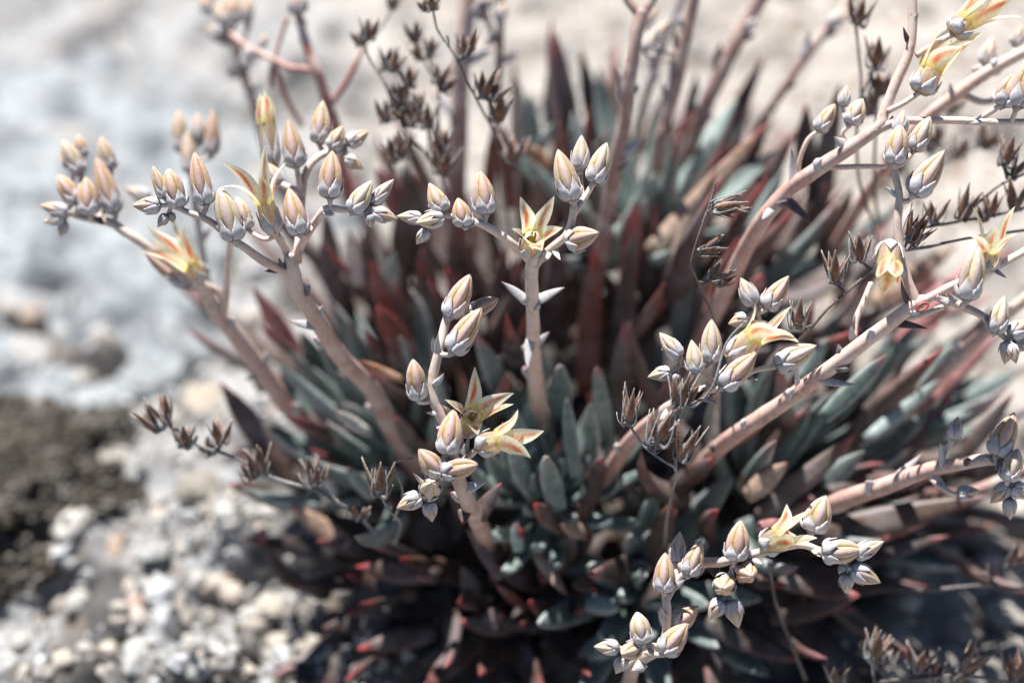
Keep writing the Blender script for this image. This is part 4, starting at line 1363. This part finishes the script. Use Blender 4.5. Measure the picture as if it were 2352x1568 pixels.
stalk('thick pink stalk rising to the upper right with two open yellow flowers',
      [(1560, 860, 10, 22), (1640, 720, 6.6, 22), (1735, 530, 3, 21), (1808, 440, 2.2, 21), (1868, 395, 1.7, 20), (1951, 340, 1.3, 18), (2018, 292, 1, 16), (2030, 260, 1, 14), (2061, 183, 1, 14), (2086, 127, 1, 13), (2096, 67, 1, 12), (2095, 0, 1, 12), (2090, -90, 1, 11)],
      [[(2012, 300, 1, 13), (2060, 280, .9, 11), (2120, 277, .8, 10), (2201, 277, .8, 10), (2301, 282, .8, 10), (2400, 278, .8, 9)], [(1835, 405, 2, 6), (1836, 370, 1.9, 6), (1855, 322, 1.8, 6), (1878, 302, 1.8, 5)], [(1950, 338, 1.4, 7), (1934, 310, 1.4, 6), (1950, 290, 1.3, 6)],
       [(1905, 385, 1.6, 7), (1960, 383, 1.5, 7), (2035, 382, 1.4, 6)], [(2040, 255, .9, 8), (2075, 238, .8, 7), (2110, 214, .8, 7)], [(2240, 278, .8, 8), (2275, 258, .8, 8), (2298, 242, .7, 7)], [(2105, 128, 1, 9), (2150, 100, 1, 8), (2186, 80, 1, 8)]],
      [(1879, 302, 1919, 238, 44, 1.8), (1953, 286, 1982, 226, 50, 1.3), (1936, 246, 1945, 196, 34, 1.5, 1.5, Y2), (2300, 246, 2330, 168, 58, .7), (2334, 250, 2372, 122, 66, .6)],
      [(2112, 214, 2152, 132, [(2168, 54), (2256, 72), (2222, 88), (2196, 60, 1.6), (2210, 110, .4)], 66, .8, .8, .8), (2188, 78, 2232, 38, [(2348, 36), (2306, 8), (2250, -22), (2290, -25), (2330, -5)], 64, 1, 1, 1)],
      [(2083, 98, 2075, 62, 14, .9, 'dark'), (1822, 430, 1818, 340, 24, 2), (1952, 352, 1916, 314, 24, 1.3), (1805, 458, 1866, 515, 26, 2, 'dark'), (2215, 285, 2280, 276, 10, .7), (2105, 60, 2110, 30, 12, 1), (2240, 275, 2255, 262, 12, .7), (1775, 480, 1750, 505, 20, 2.2)])

stalk('low front stalk with a cream flower and drooping white bud clusters at lower right',
      [(1480, 1400, 7, 20), (1520, 1330, 4.5, 18), (1555, 1306, 2.4, 16), (1609, 1292, .9, 14), (1655, 1290, .4, 13), (1732, 1272, .2, 12), (1790, 1258, .2, 11), (1840, 1250, .2, 10), (1884, 1264, .2, 9), (1930, 1285, .2, 7), (1950, 1305, .2, 6)],
      [[(1690, 1287, .3, 9), (1683, 1310, .2, 9), (1672, 1335, .1, 8), (1668, 1362, .1, 7), (1670, 1378, .1, 6)], [(1840, 1250, .3, 8), (1855, 1235, .5, 8), (1864, 1222, .6, 8)]],
      [(1688, 1289, 1701, 1193, 62, -.1), (1863, 1222, 1897, 1136, 68, .6), (1886, 1268, 1980, 1262, 64), (1960, 1277, 2031, 1242, 46, .1, .1, Y1), (1954, 1305, 2023, 1338, 48, .1, .1, Y1), (1946, 1316, 1943, 1352, 36, .2, .2, Y2), (1703, 1306, 1724, 1322, 62, .3, -.5),
       (1666, 1336, 1659, 1352, 56, .3, -.7), (1660, 1377, 1627, 1423, 42, 0, 0, Y1), (1679, 1376, 1697, 1442, 46, 0, 0, Y1), (1940, 1296, 1930, 1312, 20, .2, .2, Y2)],
      [(1752, 1256, 1812, 1222, [(1810, 1162, -.1), (1862, 1176, -.3), (1877, 1234, -.5), (1826, 1250, -.5), (1790, 1190, .5)], 62, 0, -.3, -.3)],
      [(1580, 1310, 1570, 1280, 26, 1.4), (1640, 1300, 1650, 1330, 30, .8, 'dark'), (1725, 1285, 1754, 1295, 16, .1), (1868, 1262, 1885, 1278, 16, .1), (1740, 1282, 1720, 1265, 14, .3), (1610, 1300, 1598, 1328, 22, 1)], col='pale')

stalk('lowest front stalk with a short erect spray of closed cream buds',
      [(1440, 1590, 5, 20), (1452, 1540, 2.4, 18), (1472, 1514, 1.2, 16), (1516, 1490, .5, 13), (1530, 1450, .2, 11), (1532, 1397, .1, 11), (1528, 1362, .1, 10)],
      [[(1529, 1385, .1, 8), (1545, 1352, .2, 8), (1562, 1325, .2, 8), (1575, 1315, .2, 7)], [(1556, 1335, .2, 6), (1552, 1305, .4, 6), (1551, 1292, .5, 6)], [(1518, 1484, .4, 10), (1490, 1484, .1, 9), (1462, 1488, 0, 8), (1440, 1494, 0, 7)], [(1522, 1476, .3, 8), (1536, 1450, .3, 8)]],
      [(1525, 1361, 1528, 1267, 58), (1579, 1323, 1612, 1237, 48, .2), (1551, 1292, 1562, 1219, 44, .6, .6, Y1), (1546, 1437, 1605, 1390, 58, .4), (1522, 1502, 1579, 1430, 66, -.3), (1477, 1478, 1463, 1404, 56, -.1), (1423, 1487, 1363, 1484, 42, 0, 0, Y1), (1462, 1488, 1428, 1502, 48, .1, -.5), (1435, 1508, 1415, 1545, 34, .1, .1, Y2)],
      [], [(1530, 1440, 1512, 1400, 16), (1526, 1420, 1516, 1392, 14), (1548, 1350, 1574, 1330, 16), (1480, 1520, 1450, 1540, 28, 1), (1500, 1505, 1478, 1498, 16, .2)], col='pale')

stalk('half lit pink stalk reaching the right edge with blue grey hanging buds',
      [(1760, 1220, 8, 24), (1830, 1185, 6, 25), (1899, 1160, 4.4, 25), (2025, 1118, 3, 23), (2131, 1080, 2.1, 20), (2236, 1059, 1.4, 17), (2290, 1056, 1.2, 14), (2310, 1075, 1.1, 10), (2318, 1110, 1, 8), (2322, 1140, 1, 6)],
      [[(2160, 1072, 1.9, 8), (2164, 1050, 1.8, 8), (2174, 1030, 1.8, 7), (2188, 1010, 1.7, 7)], [(2130, 1086, 2.1, 9), (2150, 1110, 1.9, 8), (2180, 1130, 1.8, 7), (2200, 1134, 1.8, 6)]],
      [(2287, 1049, 2330, 946, 62, 1), (2313, 1106, 2338, 1029, 56, .8), (2318, 1112, 2274, 1156, 46, 1, 1, Y1), (2320, 1142, 2320, 1194, 38, 1, 1, Y2), (2325, 1114, 2362, 1140, 42, .9, .9, Y1), (2190, 1010, 2200, 955, 40, 1.7, 1.7, Y2), (2198, 1136, 2252, 1126, 40, 1.8, 1.8, Y1)],
      [], [(2006, 1140, 1990, 1105, 44, 2.6), (2060, 1080, 2122, 1037, 18, 2.6), (2168, 1075, 2160, 1015, 18, 1.6), (2136, 1080, 2180, 1135, 20, 1.7), (2280, 1062, 2262, 1050, 18, .9), (2298, 1064, 2285, 1078, 18, .9), (1900, 1185, 1960, 1160, 26, 3.6)])

stalk('blurred pink stem crossing behind the grey buds at the right edge',
      [(1980, 1080, 10, 20), (2130, 890, 7.6, 19), (2200, 825, 6.6, 18), (2290, 740, 5.4, 17), (2352, 690, 4.8, 16), (2460, 600, 4, 15)], [], [], [], [(2210, 815, 2190, 780, 24, 6.4), (2280, 745, 2262, 712, 20, 5.2)])
stalk('second blurred pink stem under the half lit stalk at the right edge',
      [(1860, 1270, 9, 18), (2000, 1215, 7.6, 18), (2190, 1150, 6, 18), (2352, 1082, 5, 17), (2460, 1040, 4.4, 16)], [], [], [], [(2120, 1170, 2150, 1140, 20, 6)], col='mauve')
stalk('blurred pink stalk climbing behind the open flowers at the upper right',
      [(1900, 600, 11, 18), (2010, 420, 7, 17), (2118, 283, 4.6, 17), (2201, 215, 4, 17), (2270, 165, 3.8, 16), (2352, 120, 3.6, 15), (2440, 70, 3.4, 14)],
      [[(2210, 215, 4, 9), (2260, 235, 4, 9), (2310, 222, 4, 8)]], [(2262, 150, 2280, 85, 44, 4.2, 4.2, Y1), (2270, 165, 2300, 158, 30, 4, 4, Y2), (2262, 165, 2236, 158, 26, 4.2, 4.2, Y2), (2330, 105, 2350, 55, 40, 4, 4, Y1)], [], [(2190, 225, 2182, 190, 18, 4), (2150, 262, 2170, 238, 20, 4.2)])
stalk('thick brown pink stalk forking at the top edge above the pale rosette',
      [(1360, 690, 10, 20), (1385, 560, 8, 20), (1400, 460, 7, 19), (1420, 350, 6, 18), (1437, 267, 5.6, 18), (1446, 183, 5.2, 18), (1461, 83, 5, 18), (1476, 25, 5, 18)],
      [[(1470, 40, 5, 16), (1497, 0, 5, 13), (1520, -60, 5, 12)], [(1472, 35, 5, 14), (1445, 5, 5, 12), (1420, -40, 5, 11)]],
      [], [], [(1436, 360, 1488, 318, 18, 5.6), (1420, 385, 1445, 372, 18, 6, 'dark'), (1432, 180, 1446, 130, 16, 5, 'dark'), (1425, 205, 1412, 150, 18, 5.2), (1418, 230, 1424, 192, 14, 5.2)], col='mauve')
stalk('slim brown stalk with white stem leaves at the top centre right',
      [(1480, 620, 12, 17), (1515, 345, 9, 16), (1531, 278, 8.6, 16), (1554, 194, 8, 16), (1571, 104, 7.6, 16), (1590, 17, 7.4, 16), (1610, -70, 7, 14)], [],
      [(1490, 100, 1540, 45, 36, 7.6, 7.6, Y1), (1478, 118, 1502, 78, 30, 7.4, 7.4, Y2)], [], [(1530, 205, 1540, 110, 22, 7.8), (1524, 240, 1520, 190, 20, 8), (1500, 110, 1548, 70, 18, 7.6, 'dark')], col='mauve')
stalk('pale blurred stalk crossing up to the top edge beside the slim brown stalk',
      [(1440, 520, 12.5, 13), (1462, 320, 11, 13), (1490, 200, 10, 13), (1525, 95, 9.6, 12), (1560, 10, 9.4, 12), (1590, -60, 9, 11)], [], [(1480, 60, 1510, 10, 34, 9.4, 9.4, Y1)], [], [(1500, 180, 1490, 130, 18, 10)], col='grey')
stalk('thick blurred stalk with a broad lilac stem leaf at the top right',
      [(1540, 480, 13, 20), (1600, 300, 11, 20), (1620, 243, 10.6, 20), (1646, 191, 10.2, 20), (1688, 104, 9.8, 19), (1737, 17, 9.6, 18), (1790, -70, 9, 16)], [], [], [], [(1602, 255, 1640, 145, 46, 10), (1700, 100, 1735, 80, 20, 9.6, 'dark'), (1640, 150, 1655, 100, 30, 9.8, 'dark')], col='mauve')
stalk('slender blurred stalk slanting to the top edge near the right flowers',
      [(1640, 480, 13, 12), (1748, 277, 11, 12), (1785, 227, 10.6, 12), (1837, 150, 10.2, 12), (1901, 67, 10, 13), (1945, 10, 10, 13), (1990, -60, 10, 12)], [], [(1905, 60, 1950, 20, 40, 9.8, 9.8, Y1)], [], [(1850, 135, 1862, 70, 24, 10), (1895, 85, 1925, 75, 22, 9.8, 'dark'), (1800, 210, 1830, 190, 18, 10, 'dark')], col='mauve')
stalk('broad mauve stalk standing upright behind the dry husks at top centre',
      [(1040, 640, 13, 24), (1048, 450, 11, 24), (1053, 300, 10, 24), (1056, 200, 9.6, 23), (1064, 100, 9.2, 22), (1073, 0, 9, 21), (1080, -70, 9, 20)], [], [], [], [(1075, 145, 1140, 105, 22, 9), (1040, 260, 990, 215, 26, 9.4, 'bract'), (1070, 60, 1100, 20, 22, 9)], col='mauve')
stalk('thin dark stalk with white buds beside the broad mauve stalk',
      [(1130, 480, 12.5, 10), (1140, 300, 11, 10), (1146, 160, 10, 10), (1150, 60, 9.6, 10), (1152, -60, 9.4, 10)], [[(1147, 110, 9.8, 7), (1125, 60, 9.6, 7), (1112, 10, 9.5, 7)]], [(1140, 45, 1160, 10, 34, 9.4, 9.4, Y2), (1105, 40, 1095, 5, 30, 9.4, 9.4, Y1), (1118, 20, 1125, -20, 34, 9.4, 9.4, Y1)], [], [(1155, 145, 1200, 115, 18, 9.8), (1135, 85, 1110, 110, 18, 9.6)], col='brown')
stalk('red curved stalk with a white topped bud at the upper left',
      [(800, 470, 12, 14), (775, 310, 9, 14), (752, 240, 8.4, 14), (732, 173, 8, 14), (712, 127, 8, 13), (698, 83, 8, 12), (688, 45, 8, 11), (684, 25, 8, 9)],
      [[(730, 165, 8, 9), (700, 160, 8, 10), (667, 157, 8, 9), (633, 140, 8.2, 8), (567, 107, 8.6, 8), (525, 75, 9, 8)], [(756, 238, 8.4, 9), (785, 205, 8.2, 9), (815, 150, 8, 8), (833, 110, 8, 8), (850, 60, 8, 7)], [(660, 40, 8.4, 7), (640, 100, 8.5, 7), (625, 150, 8.5, 7), (622, 200, 8.6, 7)], [(630, 150, 8.6, 8), (655, 220, 9, 8), (693, 290, 9.4, 8)]],
      [(684, 35, 682, -12, 52, 8, 8, Y1), (520, 75, 470, 66, 34, 9, 9, Y2), (520, 60, 495, 10, 38, 9, 9, Y1), (540, 55, 533, -10, 44, 9, 9), (560, 115, 600, 140, 34, 8.6, 8.6, Y2), (505, 95, 478, 60, 30, 9, 9, Y2), (600, 110, 612, 75, 24, 8.6, 8.6, Y1)], [], [(700, 100, 690, 55, 26, 7.8), (745, 240, 780, 235, 14, 8, 'dark'), (560, 128, 592, 140, 22, 8.4)], col='red')
stalk('brown blurred stalk at the upper left crowded with faded buds',
      [(690, 520, 14, 12), (610, 340, 12, 11), (590, 260, 11.4, 11), (563, 187, 11, 11), (540, 110, 10.6, 11), (505, 40, 10.4, 10), (480, -30, 10.4, 9)], [[(545, 120, 10.6, 8), (570, 60, 10.6, 8), (575, 10, 10.6, 7)]],
      [(480, 30, 462, -15, 34, 10.4, 10.4, Y1), (560, 45, 578, -10, 38, 10.6), (530, 100, 500, 85, 30, 10.4, 10.4, Y2), (553, 150, 585, 128, 36, 10.6, 10.6, Y2), (550, 175, 520, 165, 28, 10.6, 10.6, Y1), (500, 40, 512, 0, 34, 10.2, 10.2)], [], [(575, 215, 600, 190, 18, 11)], col='brown')

# ------------------------------------------------------------------ the dried stalks
dry_stalk('wiry dark dry stalk with star husks nearest the central stalk at top', [[(1175, 560, 5), (1157, 430, 3.4), (1147, 360, 2.4), (1131, 300, 1.6), (1111, 260, 1), (1094, 227, .6), (1074, 187, .3), (1051, 140, 0), (1031, 107, 0), (1004, 67, 0), (994, 17, 0)], [(1031, 107, 0), (1030, 92, 0), (1026, 82, 0)]],
          [(994, 20, 992, -12, 44), (1071, 130, 1077, 75, 54), (1111, 224, 1116, 165, 64, .6), (1142, 277, 1146, 226, 64, 1), (1181, 374, 1184, 316, 62, 2)], 3.0, 3.2)
dry_stalk('bushy dry stalk with many brown husks left of the wiry one', [[(1060, 620, 6), (1017, 420, 2), (985, 360, 1), (927, 300, .4), (915, 253, 0), (897, 227, 0), (881, 187, 0), (847, 133, 0), (837, 95, 0)], [(985, 360, 1), (985, 320, .8), (981, 290, .6)], [(1000, 390, 1.5), (1008, 300, 1), (1007, 190, .8)]],
          [(847, 90, 851, 45, 48), (887, 158, 890, 108, 48), (937, 200, 936, 155, 54), (922, 235, 915, 190, 52), (884, 280, 881, 232, 50), (981, 292, 974, 238, 54), (1007, 192, 1017, 148, 50), (954, 98, 951, 52, 60, 1.5), (927, 362, 931, 308, 60), (1017, 400, 1024, 338, 64), (1016, 345, 1014, 298, 54), (900, 20, 902, -15, 44, 2), (960, 260, 948, 215, 54), (945, 290, 955, 245, 50), (905, 250, 925, 205, 50, .5), (985, 130, 990, 85, 46, 1)], 5.0, 3.2)
dry_stalk('thin dry stem with two brown husks in front of the upright brown leaves', [[(1660, 800, 5), (1638, 729, 2.4), (1625, 696, 1.4), (1598, 636, .3), (1588, 599, 0), (1611, 523, 0), (1628, 477, 0), (1645, 417, 0)], [(1615, 512, 0), (1622, 490, 0), (1632, 482, 0)]],
          [(1642, 477, 1711, 462, 50), (1610, 580, 1662, 564, 46, .2), (1634, 645, 1665, 607, 54, .4), (1645, 478, 1690, 488, 40)], .4, 3)
dry_stalk('crisp dry stalk with four rusty husks below the striped star flower', [[(1525, 1260, 6), (1532, 1190, 3.6), (1540, 1147, 2), (1551, 1104, .6), (1551, 1075, .2), (1524, 1058, 0), (1480, 1025, 0), (1455, 990, 0), (1447, 974, 0)], [(1551, 1080, .2), (1556, 1000, .1), (1562, 935, 0), (1600, 930, 0), (1640, 880, -.1), (1667, 791, -.2), (1705, 745, -.2)]],
          [(1443, 972, 1452, 894, 54), (1508, 1017, 1528, 946, 76), (1564, 1052, 1586, 978, 66), (1558, 932, 1566, 866, 62), (1575, 925, 1608, 885, 56, .2), (1500, 1030, 1540, 990, 50, .2)], -.3, 3.6, True)
dry_stalk('dark dry stalk with open husks crossing behind the nodding flower', [[(1760, 880, 5), (1800, 815, 2), (1845, 773, .6), (1901, 709, 0), (1935, 679, 0), (1981, 639, 0), (2011, 609, 0)], [(2011, 609, 0), (2060, 580, .4), (2135, 566, .8), (2231, 546, 1.2), (2380, 525, 2)]],
          [(1831, 750, 1834, 688, 54), (1918, 648, 1922, 586, 54), (1978, 598, 1978, 540, 60), (2086, 548, 2113, 486, 50, .3), (2095, 560, 2132, 515, 40, .4)], .6, 4.2)
dry_stalk('blurred dark dry stalk with husks in a row behind the right star flower', [[(2010, 640, 6), (2090, 535, 1), (2140, 520, 0), (2211, 505, 0), (2245, 467, 0), (2301, 423, 0), (2370, 392, 0)], [(2211, 507, 0), (2275, 497, 0), (2335, 482, 0), (2380, 470, 0)]],
          [(2145, 510, 2148, 464, 54), (2208, 502, 2231, 440, 50), (2275, 495, 2284, 448, 44), (2331, 482, 2335, 420, 58), (2306, 380, 2325, 320, 56)], 2.6, 4)
dry_stalk('tall dark dry stalk with spiky husks behind the thick upper right stalk', [[(2020, 620, 7), (2008, 523, 3), (1988, 467, 1.5), (1971, 400, 1), (1968, 300, .4), (1978, 207, 0), (1973, 133, 0), (1966, 55, 0)], [(1978, 225, 0), (1990, 195, 0), (2010, 158, 0)], [(2018, 520, 3), (2008, 420, 2), (2010, 330, 1.4), (2014, 260, .8), (2018, 215, .4)]],
          [(1968, 56, 1976, -4, 66), (2014, 156, 2022, 98, 66), (2018, 216, 2018, 168, 54, .4), (2000, 262, 1996, 212, 50, .4), (2035, 215, 2050, 180, 44, .6)], 4.6, 4.2)
dry_stalk('grey dry stalk with withered husks hanging over the gravel at left', [[(960, 1270, 4), (870, 1230, 1.4), (830, 1190, .4), (780, 1157, 0), (730, 1127, 0), (667, 1110, 0), (610, 1090, 0), (550, 1056, 0), (520, 1043, 0), (467, 1027, 0), (410, 1000, 0), (387, 975, 0)], [(780, 1157, 0), (740, 1120, 0), (718, 1104, 0)]],
          [(385, 972, 360, 913, 56), (424, 1024, 420, 978, 58), (507, 1018, 503, 967, 60), (600, 1083, 588, 1032, 58), (717, 1104, 709, 1048, 56), (820, 1192, 828, 1160, 62)], 3.4, 5, True)
dry_stalk('single rusty husk on a bent grey stem left of the front stalk', [[(905, 1250, 4), (920, 1205, 2), (892, 1170, .4), (874, 1137, 0)], [(905, 1195, 1.4), (925, 1130, .6), (905, 1065, .3), (950, 1052, .3)]], [(874, 1137, 877, 1063, 68)], 1.4, 3.2, True)
dry_stalk('low dry stalk with charred husks along the lower right edge', [[(1900, 1640, 1), (2010, 1570, 0), (2110, 1560, 0), (2210, 1550, 0), (2330, 1568, 0), (2400, 1575, 0)], [(2010, 1570, 0), (2005, 1535, 0), (2011, 1512, 0)]],
          [(2011, 1512, 2026, 1453, 66), (2108, 1540, 2116, 1487, 74), (2208, 1541, 2256, 1488, 62), (2331, 1566, 2336, 1500, 66), (1918, 1572, 1922, 1528, 60)], 3.4, 4.6)
dry_stalk('dark twig reaching out of the right edge over the pale stones', [[(1900, 1380, 3), (2028, 1355, 1), (2135, 1355, .4), (2240, 1345, 0), (2352, 1352, 0), (2430, 1350, 0)], [(2300, 1350, 0), (2275, 1325, 0), (2310, 1300, 0), (2352, 1280, 0), (2400, 1260, 0)]], [(2325, 1300, 2350, 1262, 50), (2280, 1325, 2262, 1300, 40)], 5, 5)
dry_stalk('faint blurred dry stalk with grey husks far behind the top right flowers', [[(2080, 640, 9), (2110, 480, 4), (2130, 390, 1.5), (2150, 330, .4), (2185, 260, 0)], [(2130, 390, 1.5), (2200, 360, 1), (2255, 335, .6)], [(2110, 480, 4), (2085, 420, 3), (2075, 380, 2)]],
          [(2185, 262, 2195, 215, 60), (2150, 332, 2140, 285, 60), (2255, 336, 2275, 290, 58), (2200, 362, 2212, 318, 54), (2075, 384, 2068, 335, 56, 2), (2120, 430, 2105, 385, 54, 2.5)], 7.5, 4)
dry_stalk('bare brown stem bending down beside the lowest flower clusters', [[(1850, 1560, 2), (1818, 1479, 1.4), (1795, 1420, 1), (1781, 1379, .6), (1770, 1320, .3), (1765, 1290, 0)]], [], 3.2, 4.6)
